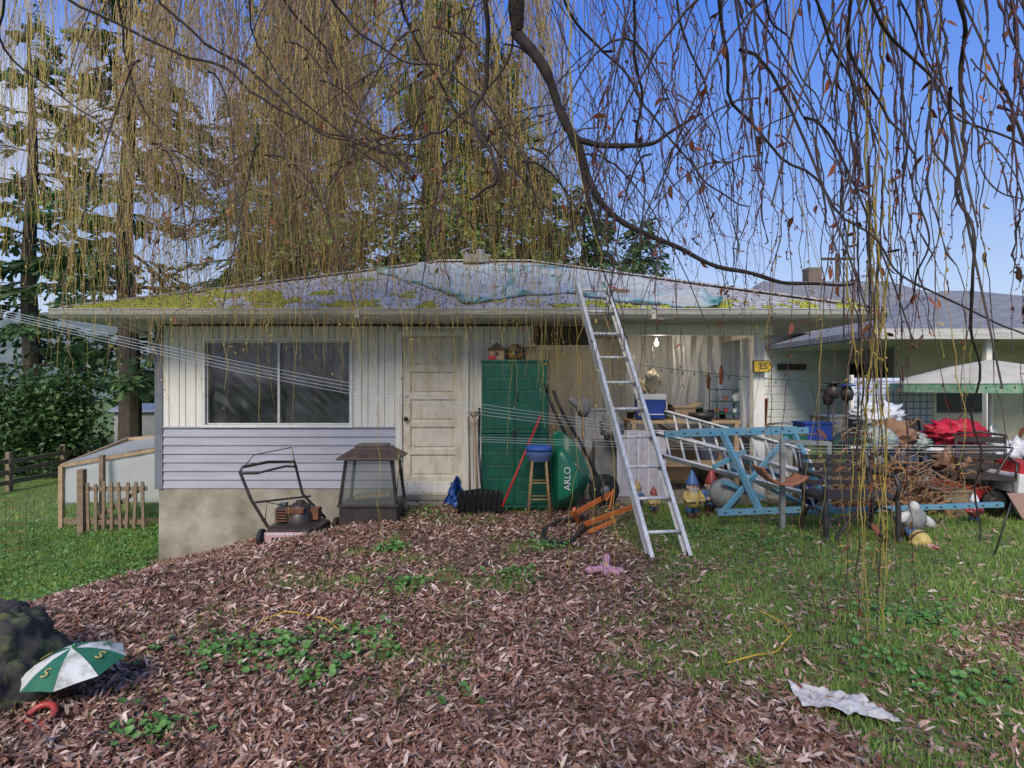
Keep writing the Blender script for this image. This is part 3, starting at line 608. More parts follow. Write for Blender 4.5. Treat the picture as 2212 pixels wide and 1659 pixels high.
# ---------------------------------------------------------------- wheelbarrow (standing on end)
def wheelbarrow():
    e=empty('wheelbarrow',(.7,7.2,.1)); b=B()
    rim=[(.50,.14),(.47,.5),(.47,.86),(.50,.99),(.58,1.02),(.70,.93),(.82,.76),(.90,.58),(.905,.45),(.86,.33),(.74,.2),(.60,.11)]
    bot=[(.54,.30),(.53,.5),(.53,.74),(.55,.80),(.60,.81),(.66,.75),(.72,.66),(.76,.56),(.76,.48),(.73,.41),(.67,.34),(.60,.29)]
    def R(p,y): return Vector((p[0],y+.10*(p[1]-.5),p[1]))
    n=len(rim)
    def cr(P):
        out=[]
        for i in range(n):
            for k in range(3):
                t=k/3; a,b_,c,d=[Vector(P[(i+q)%n]) for q in(-1,0,1,2)]
                out.append(.5*((2*b_)+(c-a)*t+(2*a-5*b_+4*c-d)*t*t+(3*b_-a-3*c+d)*t**3))
        return out
    r=cr(rim); q=cr(bot); m=len(r)
    def lp(t): return [r[i].lerp(q[i],t) for i in range(m)]
    rings=[( [Vector(p)*1 for p in lp(-.05)],7.30),(lp(0),7.285),(lp(.25),7.2),(lp(.7),7.06),(lp(.93),7.0),(lp(1.05),6.985)]
    vs=[R(p,y) for ps,y in rings for p in ps]; fs=[(k*m+i,k*m+(i+1)%m,(k+1)*m+(i+1)%m,(k+1)*m+i) for k in range(len(rings)-1) for i in range(m)]
    fs.append(tuple((len(rings)-1)*m+i for i in range(m)))
    b.add(vs,fs,greent,True)
    b.tube([R(p,7.295) for p in r],.012,greent,6,True)
    o=b.obj('tray',e); o.location=-Vector((.7,7.2,.1))
    b=B()
    b.tube([(.42,7.33,1.50),(.52,7.36,1.25),(.72,7.38,.85),(.98,7.38,.35),(1.12,7.36,.18)],.02,blackp); b.tube([(.50,7.45,1.52),(.62,7.46,1.25),(.86,7.48,.85),(1.08,7.45,.4),(1.15,7.44,.2)],.02,blackp)
    b.tube([(.42,7.33,1.50),(.38,7.32,1.6)],.025,rubber)
    b.tube([(.98,7.38,.35),(1.05,7.42,.45)],.015,black)
    b.lathe([(.05,-.03),(.15,-.045),(.19,-.03),(.2,0),(.19,.03),(.15,.045),(.05,.03)],(1.12,7.42,.31),rubber,24,(math.pi/2,0,.3)); b.lathe([(0,-.035),(.08,-.03),(.08,.03),(0,.035)],(1.12,7.42,.31),stone,16,(math.pi/2,0,.3))
    o=b.obj('frame_and_wheel',e); o.location=-Vector((.7,7.2,.1))
    text('ARLO',.105,(.635,6.96,.52),(math.radians(84),math.radians(-90),0),whitep,e)
wheelbarrow()
b=B(); cx,cy,g=.31,7.0,.11; zs=.85
b.lathe([(0,zs+.05),(.12,zs+.05),(.15,zs+.03),(.155,zs),(.14,zs-.02),(0,zs-.02)],(cx,cy,0),bluet,24); b.lathe([(.15,zs-.02),(.155,zs-.05),(.13,zs-.1),(.12,zs-.13)],(cx,cy,0),mat('steel_blue',(.1,.15,.3),.5),16)
L4=[]
for i in range(4):
    a=math.pi/4+i*math.pi/2; p=Vector((cx+.1*math.cos(a),cy+.1*math.sin(a),zs-.04)); q=Vector((cx+.18*math.cos(a),cy+.18*math.sin(a),G(cx,cy))); b.tube([p,q],.015,bamboo); L4.append((p,q))
for t in (.45,.7):
    for i in range(4): b.tube([L4[i][0].lerp(L4[i][1],t),L4[(i+1)%4][0].lerp(L4[(i+1)%4][1],t)],.009,bamboo)
b.obj('bar_stool')
b=B(); b.tube([at(1085,1095,6.85),at(1168,898,7.25)],.014,red); b.obj('red_pole')
b=B(); p=at(1024,895,7.6);q=at(1032,1080,7.4); b.tube([p,q],.015,barew); b.tube([p+Vector((-.05,0,.02)),p+Vector((.05,0,.02))],.015,barew); b.tube([p+Vector((-.05,0,.02)),p+Vector((0,0,-.06))],.01,black);b.tube([p+Vector((.05,0,.02)),p+Vector((0,0,-.06))],.01,black)
b.obj('garden_spade')
b=B(); b.tube([at(1040,880,7.62),at(1037,1090,7.2)],.014,alum); b.tube([at(1012,900,7.64),at(1016,1080,7.4)],.012,wood); b.obj('shovel_handles')
b=B(); b.grid(lambda u,v: Vector((-.62+.52*u, 6.98-.10*v+.07*math.cos((u-.5)*3)*1.0, G(-.4,6.9)+.02+.30*v - .06*abs(u-.5))),20,8,blackp)
for i in range(9): b.tube([(-.60+.06*i,6.975+.07*math.cos((i/8-.5)*3),G(-.4,6.9)+.02),(-.60+.06*i,6.875+.07*math.cos((i/8-.5)*3),G(-.4,6.9)+.30)],.006,blackp,6)
b.tube([(-.34,6.97,G(-.4,6.9)+.26),(-.39,7.2,.8),(-.4,7.5,1.3)],.014,blackp); b.obj('snow_shovel')
b=B(); c=at(985,1080,7.3)
b.grid(lambda u,v: c+Vector((.2*(u-.5)*(1.6-v)+.03*mn.noise((u*6,v*6,1)), .10*math.sin(u*9+v*2)+.05*mn.noise((u*9,v*7,3)), -.06+.34*v*(1-.5*abs(u-.55)))),40,20,bluet); b.obj('blue_tarp_bundle')
# ---------------------------------------------------------------- outdoor fireplace
def fireplace():
    b=B(); cx,cy=-1.56,6.85; g=G(cx,cy)-.02
    w=.31;d=.24
    b.box((cx,cy,g+.11),(.62,.5,.2),black); b.box((cx,cy,g+.225),(.66,.54,.03),black)
    zt=g+.72
    for sx in(-1,1):
        for sy in(-1,1): b.bar((cx+sx*w,cy+sy*d,g+.22),(cx+sx*(w-.06),cy+sy*(d-.04),zt),.03,.03,black)
    for sy in(-1,1): b.bar((cx-w+.06,cy+sy*(d-.04),zt),(cx+w-.06,cy+sy*(d-.04),zt),.03,.03,black)
    for sx in(-1,1): b.bar((cx+sx*(w-.06),cy-d+.04,zt),(cx+sx*(w-.06),cy+d-.04,zt),.03,.03,black)
    def ring(hw,hd,z): return [(cx-hw,cy-hd,z),(cx+hw,cy-hd,z),(cx+hw,cy+hd,z),(cx-hw,cy+hd,z)]
    R=[ring(.34,.28,zt),ring(.34,.28,zt+.02),ring(.2,.16,zt+.11),ring(.17,.14,zt+.115),ring(.17,.14,zt+.15),ring(.13,.1,zt+.155)]
    b.add([p for r in R for p in r],[(k*4+i,k*4+(i+1)%4,(k+1)*4+(i+1)%4,(k+1)*4+i) for k in range(5) for i in range(4)]+[(0,3,2,1),(20,21,22,23)],mat('smoked_lid',(.045,.032,.025),.4,(.09,.065,.045),8))
    sm=plastic('sooty_glass',(.25,.28,.25),.4,.4)
    b.add([(cx-w,cy-d+.01,g+.24),(cx+w,cy-d+.01,g+.24),(cx+w-.06,cy-d+.05,zt),(cx-w+.06,cy-d+.05,zt)],[(0,1,2,3)],sm); b.add([(cx-w+.01,cy-d,g+.24),(cx-w+.01,cy+d,g+.24),(cx-w+.06,cy+d-.04,zt),(cx-w+.06,cy-d+.04,zt)],[(0,1,2,3)],sm); b.add([(cx-w,cy+d-.01,g+.24),(cx+w,cy+d-.01,g+.24),(cx+w-.06,cy+d-.05,zt),(cx-w+.06,cy+d-.05,zt)],[(0,1,2,3)],sm)
    for i in range(3): b.tube([(cx-.2,cy-.05+.06*i,g+.27),(cx+.2,cy-.02+.05*i,g+.3)],.03,wood)
    b.tube([(cx+.25,cy-.1,zt+.12),(cx+.36,cy-.15,zt+.02),(cx+.33,cy-.2,zt-.1),(cx+.30,cy-.2,zt-.4)],.006,black,6)
    b.obj('outdoor_fireplace',None,.004)
fireplace()
# ---------------------------------------------------------------- mower
def mower():
    b=B(); cx,cy=-2.36,6.75; g=G(cx,cy)-.03
    deck=[(-.26,-.26),(.22,-.3),(.3,-.15),(.3,.2),(.2,.3),(-.2,.3),(-.3,.15),(-.3,-.15)]
    b.add([(cx+x*1.0,cy+y,g+.08) for x,y in deck]+[(cx+x*.95,cy+y*.95,g+.19) for x,y in deck]+[(cx+x*.7,cy+y*.7,g+.22) for x,y in deck],[(i,(i+1)%8,8+(i+1)%8,8+i) for i in range(8)]+[(8+i,8+(i+1)%8,16+(i+1)%8,16+i) for i in range(8)]+[tuple(range(16,24))],black)
    b.lathe([(.0,.42),(.08,.42),(.115,.39),(.12,.33),(.14,.31),(.15,.22)],(cx+.02,cy,g),black,20); b.box((cx-.14,cy-.02,g+.31),(.14,.2,.15),black); b.box((cx+.17,cy+.05,g+.3),(.1,.14,.12),rust); b.lathe([(0,.45),(.05,.45),(.05,.42)],(cx+.02,cy,g),black,14)
    b.box((cx+.0,cy-.12,g+.36),(.2,.05,.05),rust,(.2,0,0)); b.box((cx-.2,cy+.08,g+.36),(.08,.1,.1),stone)
    for k in range(5): b.box((cx-.15,cy-.13,g+.25+k*.03),(.13,.03,.008),rust)
    for (x,y) in [(-.3,-.27),(.33,-.27),(-.3,.3),(.33,.3)]:
        b.lathe([(.03,-.02),(.07,-.028),(.095,-.02),(.1,0),(.095,.02),(.07,.028),(.03,.02)],(cx+x,cy+y,g+.1),rubber,20,(0,math.pi/2,0)); b.lathe([(0,-.03),(.055,-.025),(.055,.025),(0,.03)],(cx+x,cy+y,g+.1),red if x>0 else stone,14,(0,math.pi/2,0))
    b.box((cx-.02,cy-.33,g+.12),(.44,.02,.11),paleg,(.15,0,0))
    for i in range(7): b.box((cx-.15+i*.045,cy-.345,g+.11),(.025,.006,.03),black,(.15,0,0))
    b.box((cx-.02,cy-.345,g+.155),(.4,.006,.015),whitep,(.15,0,0))
    A_=Vector((cx-.26,cy-.2,g+.2)); B_=Vector((cx-.2,cy+.28,g+.2)); C=Vector((cx-.54,cy-.25,g+.80)); D=Vector((cx-.10,cy+.15,g+.86))
    b.tube([A_,A_.lerp(C,.5)+Vector((-.03,0,0)),C,C+Vector((.02,.02,.05)),C.lerp(D,.5)+Vector((0,0,.05)),D,D.lerp(B_,.5)+Vector((.12,0,-.05)),Vector((cx+.22,cy+.25,g+.2))],.017,black)
    b.tube([C+Vector((.02,.02,-.02)),C.lerp(D,.3)+Vector((0,0,-.05)),C.lerp(D,.8)+Vector((.02,0,-.03)),D+Vector((.03,0,-.06))],.013,black)
    b.bar(A_.lerp(C,.45),Vector((cx+.05,cy+.25,g+.45)),.02,.02,black)
    b.tube([A_.lerp(C,.1),A_.lerp(C,.3)+Vector((.1,-.05,.1)),Vector((cx,cy,g+.36))],.006,rubber,6); b.tube([C,C+Vector((.15,0,.18)),D+Vector((-.03,0,.16)),D],.006,rubber,6)
    b.obj('lawn_mower',None,.003)
mower()
# ---------------------------------------------------------------- ladders
def ladder(name,p,q,wv,n,m,rw=.08,rt=.025):
    b=B(); p=Vector(p);q=Vector(q);w=Vector(wv)/2; d=(q-p).normalized(); nrm=d.cross(w).normalized()
    for s in(-1,1):
        b.bar(p+w*s,q+w*s,rw,.006,m,up=nrm)
        for k in(-1,1): b.bar(p+w*s+nrm*k*rw*.5-w.normalized()*s*rt*.4,q+w*s+nrm*k*rw*.5-w.normalized()*s*rt*.4,.007,rt,m,up=nrm)
        b.box(p+w*s+d*.02,(.04,.06,.05),rubber)
    L=(q-p).length
    for i in range(n):
        c=p+d*(L*(i+.75)/n); b.tube([c-w,c+w],.016,m,8)
        b.bar(c-w,c+w,.03,.006,m,up=nrm)
    return b.obj(name)
gl=G(1.38,5.35)
ladder('extension_ladder',(1.385,5.35,gl+.0),(.93,7.15,2.76),(.375,.06,0),10,alum,.095,.036)
ladder('aluminium_ladder',at(1440,915,7.45),at(1760,1005,7.0),(0.0,.25,.28),11,alum,.06)
ladder('aluminium_ladder',at(1420,960,7.2),at(1745,1045,6.9),(0.0,.22,.25),10,alum,.06)
ladder('blue_ladder',at(1560,985,7.3),at(1760,1085,7.1),(0.0,.2,.22),8,blue,.05)
b=B()
def beam(p,q,w=.07,t=.05,hol=True):
    p=Vector(p);q=Vector(q); b.bar(p,q,w,t,blue)
    if hol:
        n=int((q-p).length/.14)
        for i in range(n):
            c=p.lerp(q,(i+.5)/n); d=(q-p).normalized(); b.box(c+Vector((0,-t/2-.001,0)),(.03,.004,.015),black,(0,-math.atan2(d.z,math.hypot(d.x,d.y)),0))
beam(at(1435,938,6.8),at(1745,930,6.8)); beam(at(1470,932,7.2),at(1720,926,7.2),.05)
beam(at(1560,935,6.78),at(1642,1105,6.35),.06); beam(at(1700,945,6.75),at(1560,1108,6.45),.05,.04,False); beam(at(1715,935,6.8),at(1790,1105,6.4),.05,.04,False)
beam(at(1610,975,6.7),at(1540,1010,6.7),.05,.04,False)
beam(at(1550,1108,6.35),at(1800,1098,6.35),.06); beam(at(1680,1108,6.4),at(2165,1090,6.4),.05,.05)
beam(at(1650,1075,6.7),at(1560,1040,6.7),.045,.04,False)
b.obj('blue_steel_trestle',None,.002)
b=B(); b.bar(at(1690,950,6.3),Vector((at(1690,950,6.3).x,6.3,G(2.8,6.3))),.045,.045,stone); b.bar(at(1790,955,6.5),Vector((at(1790,955,6.5).x,6.5,G(3.3,6.5))),.04,.04,stone); b.bar(at(1690,953,6.3),at(1790,958,6.5),.04,.04,stone); b.obj('steel_post_frame')
b=B()
def cs(u,v):
    a=-2.7+1.9*u; c=at(1690,985,6.25); return c+Vector((.27*math.cos(a)*1.0,(v-.5)*.28,.30*math.sin(a)+.02+.04*(v-.5)**2))
b.grid(cs,24,6,terra); b.obj('rusty_curved_seat'); bpy.data.objects['rusty_curved_seat'].modifiers.new('s','SOLIDIFY').thickness=.02
def bench():
    b=B(); x0,x1=3.02,3.72; y=6.1; g=G(3.4,y)
    for x in (x0,x1):
        b.tube([(x,y-.22,g),(x+.02,y-.2,g+.18),(x,y-.22,g+.4),(x,y-.1,g+.43),(x,y+.2,g+.42),(x,y+.26,g+.6),(x,y+.33,g+.85)],.026,black)
        b.tube([(x,y+.28,g),(x,y+.22,g+.2),(x,y+.2,g+.42)],.026,black)
        b.tube([(x,y-.2,g+.42),(x,y-.24,g+.55),(x,y-.18,g+.64),(x,y+.1,g+.64),(x,y+.28,g+.66)],.022,black)
        b.tube([(x,y-.2,g+.2),(x,y-.1,g+.3),(x,y+.1,g+.3),(x,y+.2,g+.2)],.014,black)
        b.ball((x,y-.24,g+.04),(.035,.05,.04),black,10,6)
    for i in range(5): b.bx(x0-.02,x1+.02,y-.2+i*.09,y-.14+i*.09,g+.43,g+.455,black)
    for i in range(4): b.bar((x0,y+.24+i*.03,g+.52+i*.085),(x1,y+.24+i*.03,g+.52+i*.085),.05,.015,black)
    b.tube([(x0,y-.15,g+.2),(x1,y+.15,g+.22)],.014,black); b.tube([(x0+.1,y-.22,g+.05),(x0+.3,y-.2,g+.3),(x1-.1,y-.22,g+.02)],.018,black)
    b.obj('iron_garden_bench',None,.003)
bench()
b=B(); c=at(1565,1066,6.9); b.ball(c,.175,stone,28,18); b.lathe([(.1,-.22),(.12,-.19),(.08,-.15)],c,stone,16); b.obj('stone_gazing_ball')
# ---------------------------------------------------------------- gnomes
wb=mat('white_beard',(.6,.58,.54),.7); bt=mat('brown_boot',(.1,.05,.03),.5)
bluep=mat('blue_ceramic',(.04,.14,.34),.4,(.10,.16,.28),12); redp=mat('red_ceramic',(.45,.05,.04),.4,(.3,.06,.05),12); yelp=mat('yellow_ceramic',(.62,.46,.12),.45,(.42,.30,.1),12)
def gnome(name,loc,s,hat,coat,pants,rot=(0,0,0),beard=True):
    b=B()
    for k in(-1,1):
        b.ball((k*.07,-.05,.04),(.055,.09,.045),bt,12,8); b.tube([(k*.065,0,.05),(k*.06,0,.16),(k*.05,0,.24)],[.05,.06,.07],pants,10)
        b.tube([(k*.11,0,.42),(k*.17,-.03,.34),(k*.15,-.11,.29),(k*.08,-.15,.30)],[.045,.045,.038,.03],coat,10); b.ball((k*.07,-.155,.30),(.032,.03,.03),skin,10,8)
        b.ball((k*.032,-.098,.525),.012,black,8,6); b.ball((k*.1,-.01,.51),(.02,.02,.035),skin,8,6); b.ball((k*.045,-.085,.49),(.03,.02,.025),skin,8,6)
    b.lathe([(0,.16),(.11,.17),(.14,.22),(.145,.29),(.13,.36),(.11,.42),(.06,.45),(0,.46)],(0,0,0),coat,18); b.lathe([(.147,.25),(.152,.265),(.147,.285)],(0,0,0),bt,18); b.box((0,-.148,.267),(.04,.012,.035),yelp)
    b.ball((0,0,.51),(.095,.095,.1),skin,16,12); b.ball((0,-.105,.505),(.022,.024,.02),skin,10,8)
    if beard: b.lathe([(.0,-.18),(.04,-.13),(.075,-.06),(.09,0),(.06,.02)],(0,-.045,.485),wb,14,(.12,0,0),sc=(1,.75)); b.ball((-.03,-.105,.485),(.035,.015,.014),wb,8,6,(0,-.3,0)); b.ball((.03,-.105,.485),(.035,.015,.014),wb,8,6,(0,.3,0))
    b.lathe([(.1,.545),(.112,.55),(.11,.575),(.085,.64),(.055,.71),(.028,.77),(0,.81)],(0,.01,0),hat,16)
    o=b.obj(name,origin=False); o.location=loc; o.scale=(s,s,s); o.rotation_euler=rot; return o
gnome('garden_gnome',(2.04,6.9,.1),.66,bluep,yelp,bluep,(0,0,.25))
gnome('garden_gnome',(2.29,7.0,.1),.66,redp,bluep,bt,(0,0,-.2))
gnome('garden_gnome',(1.66,7.15,.1),.38,redp,yelp,bluep,(0,0,.2))
gnome('garden_gnome',(5.0,6.6,.1),.42,whitep,redp,bluep,(0,0,-.6))
gnome('garden_gnome',(1.5,7.3,.1),.45,yelp,bluep,bt,(0,0,.2))
gnome('garden_gnome',(3.86,5.95,.20),.60,redp,yelp,bluep,(math.radians(118),.15,.2))
b=B(); c=Vector((4.02,6.1,.25)); b.ball(c,(.12,.1,.12),stone,14,10,lump=.2); b.ball(c+Vector((0,0,.12)),(.05,.05,.06),wb,10,8); b.ball(c+Vector((.12,-.02,-.02)),(.09,.04,.05),wb,10,8,(0,.6,0)); b.ball(c+Vector((-.12,-.02,.02)),(.09,.04,.05),wb,10,8,(0,-.5,0)); b.lathe([(.03,-.2),(.08,-.16),(.07,-.05)],c,stone,12); b.obj('stone_bird_ornament')
# ---------------------------------------------------------------- orange/black frame
b=B()
def gp(u,v,h=0):
    Y=F*1.53/(v-830); x=(u-1106)*Y/F; return Vector((x,Y,G(x,Y)+h))
b.tube([gp(1262,1128,.04),gp(1205,1135,.04),gp(1175,1160,.05),gp(1172,1178,.04),gp(1200,1188,.04),gp(1232,1182,.04),gp(1258,1155,.06),gp(1270,1135,.09)],.022,blackp)
b.bar(gp(1236,1130,.08),gp(1318,1118,.24),.05,.025,orange); b.bar(gp(1262,1150,.08),gp(1365,1130,.16),.05,.025,orange); b.bar(gp(1240,1142,.2),gp(1248,1135,.04),.05,.03,orange)
b.bar(gp(1270,1160,.05),gp(1330,1150,.12),.03,.03,orange); b.tube([gp(1310,1125,.2),gp(1325,1120,.3),gp(1316,1130,.12)],.012,orange); b.tube([gp(1300,1122,.2),gp(1306,1122,.42)],.012,black)
b.obj('folding_saw_frame',None,.002)
b=B(); c=gp(1308,1240,.04)
b.ball(c,(.06,.055,.035),pink,16,12,lump=.3)
for (dx,dy,dz,r) in [(-.15,-.02,-.01,.03),(.14,.0,-.02,.026),(.02,.06,.09,.03),(-.02,-.09,-.01,.028),(.09,-.06,-.02,.024)]:
    d=Vector((dx,dy,dz)); b.tube([c,c+d*.5,c+d*.9,c+d*1.1],[r,r*.9,r*1.1,r*.5],pink,10)
b.obj('pink_plush_toy')
b=B(); c=Vector((1.58,2.98,0))
b.grid(lambda u,v:(lambda x,y: Vector((x,y,G(x,y)+.03+.06*abs(mn.noise((x*9,y*9,2)))+.02*abs(mn.noise((x*25,y*25,3))))))(c.x-.18+.30*u+.10*v*(u-.3),c.y+.12-.22*v-.14*u+.03*mn.noise((u*4,v*4,0))),40,30,mat('paper_bag',(.66,.62,.58),.8,(.50,.46,.42),6),True); b.obj('crumpled_paper')
A=Acc()
def cord(uv,r=.004):
    P=[gp(u,v) for u,v in uv]; out=[]
    for i in range(len(P)-1):
        for k in range(6):
            q=P[i].lerp(P[i+1],k/6); out.append((q.x,q.y,G(q.x,q.y)+.035+.01*math.sin(q.x*20)))
    A.tube(out,r,5)
cord([(540,1372),(570,1345),(620,1333),(660,1332),(700,1345),(742,1368)]); cord([(1640,1325),(1690,1345),(1710,1375),(1680,1405),(1620,1425),(1560,1430)]); cord([(200,1270),(260,1240),(290,1230)])
A.obj('yellow_cord',[yellow])
# ---------------------------------------------------------------- umbrella ornament, rock, ring
def umb():
    e=empty('umbrella_ornament',(-2.15,3.0,0)); c=Vector((-2.15,3.0,.21)); tilt=Euler((.10,-.10,0)).to_matrix()
    gm=mat('umbrella_green',(.03,.17,.09),.5,(.02,.11,.055),10); wm=mat('umbrella_white',(.66,.66,.61),.6,(.38,.38,.31),11,lo=.4,hi=.55)
    b=B(); n=8; prof=[(0,.095),(.08,.078),(.16,.045),(.225,.0)]
    for i in range(n):
        a0=i*2*math.pi/n+.25;a1=(i+1)*2*math.pi/n+.25; vs=[]
        for r,z in prof:
            for k in range(5):
                t=k/4; a=a0+(a1-a0)*t; sag=1-.10*math.sin(math.pi*t)*(r/.225); vs.append(c+tilt@Vector((r*sag*math.cos(a),r*sag*math.sin(a),z)))
        b.add(vs,[(j*5+k,j*5+k+1,(j+1)*5+k+1,(j+1)*5+k) for j in range(3) for k in range(4)],gm if i%2 else wm)
    b.ball(c+Vector((0,0,.105)),.012,gm,8,6); b.tube([(c.x,c.y,-.1),(c.x,c.y,c.z+.09)],.017,black)
    o=b.obj('canopy_and_pole',e); o.location=-Vector((-2.15,3.0,0)); s=o.modifiers.new('s','SOLIDIFY'); s.thickness=.004
    for i,ch in enumerate(['K','','L','F','','S','','S']):
        if not ch: continue
        a=(i+.5)*2*math.pi/n+.25; r=.15
        text(ch,.075,c+tilt@Vector((r*math.cos(a),r*math.sin(a),.058)),(.10-.3*math.sin(a),-.10+.3*math.cos(a),0),yelp if i%2 else gm,e,ext=.001)
umb()
rockm=mat('mossy_rock',(.045,.042,.038),.9,(.10,.12,.04),9,.9,25,lo=.38,hi=.50)
b=B()
def rk(i,j,nu=90,nv=60):
    t=math.pi*j/nv; p=2*math.pi*i/nu; d=Vector((math.sin(t)*math.cos(p),math.sin(t)*math.sin(p),math.cos(t)))
    k=1+.16*mn.noise(d*2.2+Vector((3,1,0)))+.14*abs(mn.noise(d*5))+.07*mn.noise(d*11)+.035*mn.noise(d*25)
    return Vector((-2.74+.42*d.x*k,3.08+.42*d.y*k,.05+.42*d.z*k))
b.add([rk(i,j) for j in range(61) for i in range(90)],[(j*90+i,(j+1)*90+i,(j+1)*90+(i+1)%90,j*90+(i+1)%90) for j in range(60) for i in range(90)],rockm,True)
b.obj('mossy_rock')
b=B(); b.tube([(-2.16+.055*math.cos(a),2.80+.04*math.sin(a),G(-2.2,2.8)+.035+.03*math.sin(a)) for a in np.linspace(0,2*math.pi,20)[:-1]],.015,redp,10,True); b.obj('red_ring_toy')
# ---------------------------------------------------------------- porch clutter
def bucket(name,x,y,z,r,h,m,handle=True):
    b=B(); b.lathe([(0,0),(r*.8,0),(r,h),(r*1.06,h),(r*1.06,h-.02),(r*.98,h-.02),(r*.78,.02),(0,.02)],(x,y,z),m,20)
    if handle: b.tube([(x-r,y,z+h*.9),(x-r*.7,y-r*.6,z+h*.7),(x,y-r*1.15,z+h*.6),(x+r*.7,y-r*.6,z+h*.7),(x+r,y,z+h*.9)],.004,black,5)
    return b.obj(name)
def bag(name,x,y,z,r,m,lump=.5,ls=6):
    b=B(); b.ball((x,y,z+r[2]*.8),r,m,34,24,lump=lump,ls=ls*.7); return b.obj(name)
def cbox(name,x,y,z,d,m,rz=0,open_=True):
    b=B(); b.box((x,y,z+d[2]/2),d,m,(0,0,rz)); b.box((x,y,z+d[2]-.015),(d[0]+.03,d[1]+.03,.025),m,(0,0,rz))
    if open_:
        for s in(-1,1): b.box((x+s*d[0]*.62,y,z+d[2]+.02),(d[0]*.32,d[1],.006),m,(0,-s*.5,rz))
    return b.obj(name,None,.004)
b=B(); b.bx(1.55,3.0,8.0,8.7,1.08,1.12,barew)
for x in(1.6,2.95):
    for y in(8.03,8.65): b.bx(x-.03,x+.03,y-.03,y+.03,.13,1.08,barew)
b.bx(1.6,2.95,8.1,8.6,.5,.53,barew); b.obj('work_bench',None,.003)
b=B(); b.bx(1.36,2.0,7.9,7.95,.14,1.0,mat('lavender_board',(.62,.57,.62),.7))
for i in range(5): b.bx(1.37+i*.13,1.385+i*.13,7.893,7.9,.16,.98,white)
b.obj('painted_board',None,.003)
b=B(); b.box((1.85,8.2,1.27),(.36,.26,.26),blue2); b.box((1.85,8.2,1.43),(.38,.28,.07),whitep); b.tube([(1.66,8.05,1.36),(1.66,8.02,1.2),(2.04,8.02,1.2),(2.04,8.05,1.36)],.008,whitep,6); b.obj('cooler',None,.015)
cbox('cardboard_box',2.3,8.3,1.12,(.3,.25,.18),card,.2); cbox('cardboard_box',1.5,8.9,.14,(.45,.4,.45),card,-.2); cbox('cardboard_box',2.6,9.4,.14,(.5,.4,.8),card)
b=B(); x0,x1=2.72,3.05
for z in(1.2,1.36,1.52): b.bx(x0,x1,8.1,8.4,z,z+.012,greenc)
for x in(x0,x1):
    for y in(8.1,8.4): b.tube([(x,y,1.12),(x,y,1.56)],.008,greenc,6)
for i in range(6): b.lathe([(.02,0),(.035,.06),(.03,.06)],(x0+.05+.12*(i%3),8.25,1.212 if i<3 else 1.372),[terra,red,whitep,stone][i%4],12)
b.obj('plant_shelf')
b=B(); b.lathe([(0,0),(.12,0),(.16,.05),(.17,.1),(.15,.1),(0,.06)],(2.5,8.05,1.12),black,20); b.obj('metal_bowl')
for i in range(9):
    r=U(.04,.07); bucket('plant_pot',1.65+i*.16,8.5,1.12,r,U(.08,.16),random.choice([terra,whitep,black,stone,greenc]),False)
bucket('red_bucket',3.42,8.4,1.0,.1,.4,mat('orange_red_plastic',(.55,.10,.04),.5))
b=B(); b.bx(3.25,3.75,8.1,8.7,.13,.98,stone); b.bx(3.2,3.8,8.05,8.75,.98,1.0,barew); b.obj('side_cabinet',None,.005)
for (x0,x1,y,z0,z1,s) in [(1.75,2.6,9.3,.9,2.33,1),(2.3,3.0,8.75,1.25,2.34,2),(2.9,3.75,9.6,.8,2.3,3),(3.0,3.14,8.0,1.0,2.2,4)]:
    b=B(); b.grid(lambda u,v: Vector((x0+u*(x1-x0)+.04*mn.noise((v*3,s,u)),y+.09*mn.noise((u*7,v*1.2,s))+.03*mn.noise((u*20,v*4,s)),z1-(z1-z0)*v*(1-.1*mn.noise((u*5,s,0))))),50,24,clearp); b.obj('hanging_plastic_sheet')
def dangler(name,u,v,Y,m,r,h):
    b=B(); c=at(u,v,Y); b.tube([c,Vector((c.x,c.y,2.36))],.003,black,5); b.ball(c-Vector((0,0,h*.5)),(r,r*.6,h),m,16,12,lump=.6,ls=8); b.obj(name)
dangler('hanging_ornament',1558,800,8.1,mat('rust_felt',(.45,.16,.06),.8),.03,.11)
dangler('hanging_basket',1410,815,8.3,mat('dry_moss',(.45,.4,.3),.95,bump=.9),.10,.14)
dangler('hanging_basket',1385,830,8.6,mat('dry_moss2',(.4,.36,.26),.95,bump=.9),.08,.12)
dangler('hanging_ornament',1590,850,8.2,whitep,.05,.1)
dangler('hanging_ornament',1530,815,8.3,brownc,.03,.1)
b=B(); c=at(1418,742,8.4); bm_=mat('lit_bulb',(1,.95,.85),.3,emit=((1,.92,.78),10)); b.ball(c,(.03,.03,.038),bm_,14,10); b.lathe([(.014,.035),(.016,.07)],c,whitep,14); b.tube([c+Vector((0,0,.07)),Vector((c.x,c.y,2.37))],.006,black,6); b.obj('light_bulb')
ld=bpy.data.lights.new('bulb_light','POINT'); ld.energy=12; ld.color=(1,.87,.7); ld.shadow_soft_size=.05; lo=bpy.data.objects.new('bulb_light',ld); link(lo); lo.location=c-Vector((0,.12,.06))
c=at(1652,792,7.6); e=empty('arrow_sign',c); b=B()
pl=lambda k,y:[(c.x-.15*k,y,c.z-.075*k),(c.x+.05*k,y,c.z-.075*k),(c.x+.11*k,y,c.z),(c.x+.05*k,y,c.z+.075*k),(c.x-.15*k,y,c.z+.075*k)]
b.prism(pl(1,c.y),(0,.01,0),black); b.prism(pl(.87,c.y-.003),(0,.006,0),yellow); o=b.obj('panel',e); o.location=-c
text('ES',.105,(c.x-.02,c.y-.006,c.z),(math.pi/2,0,0),black,e)
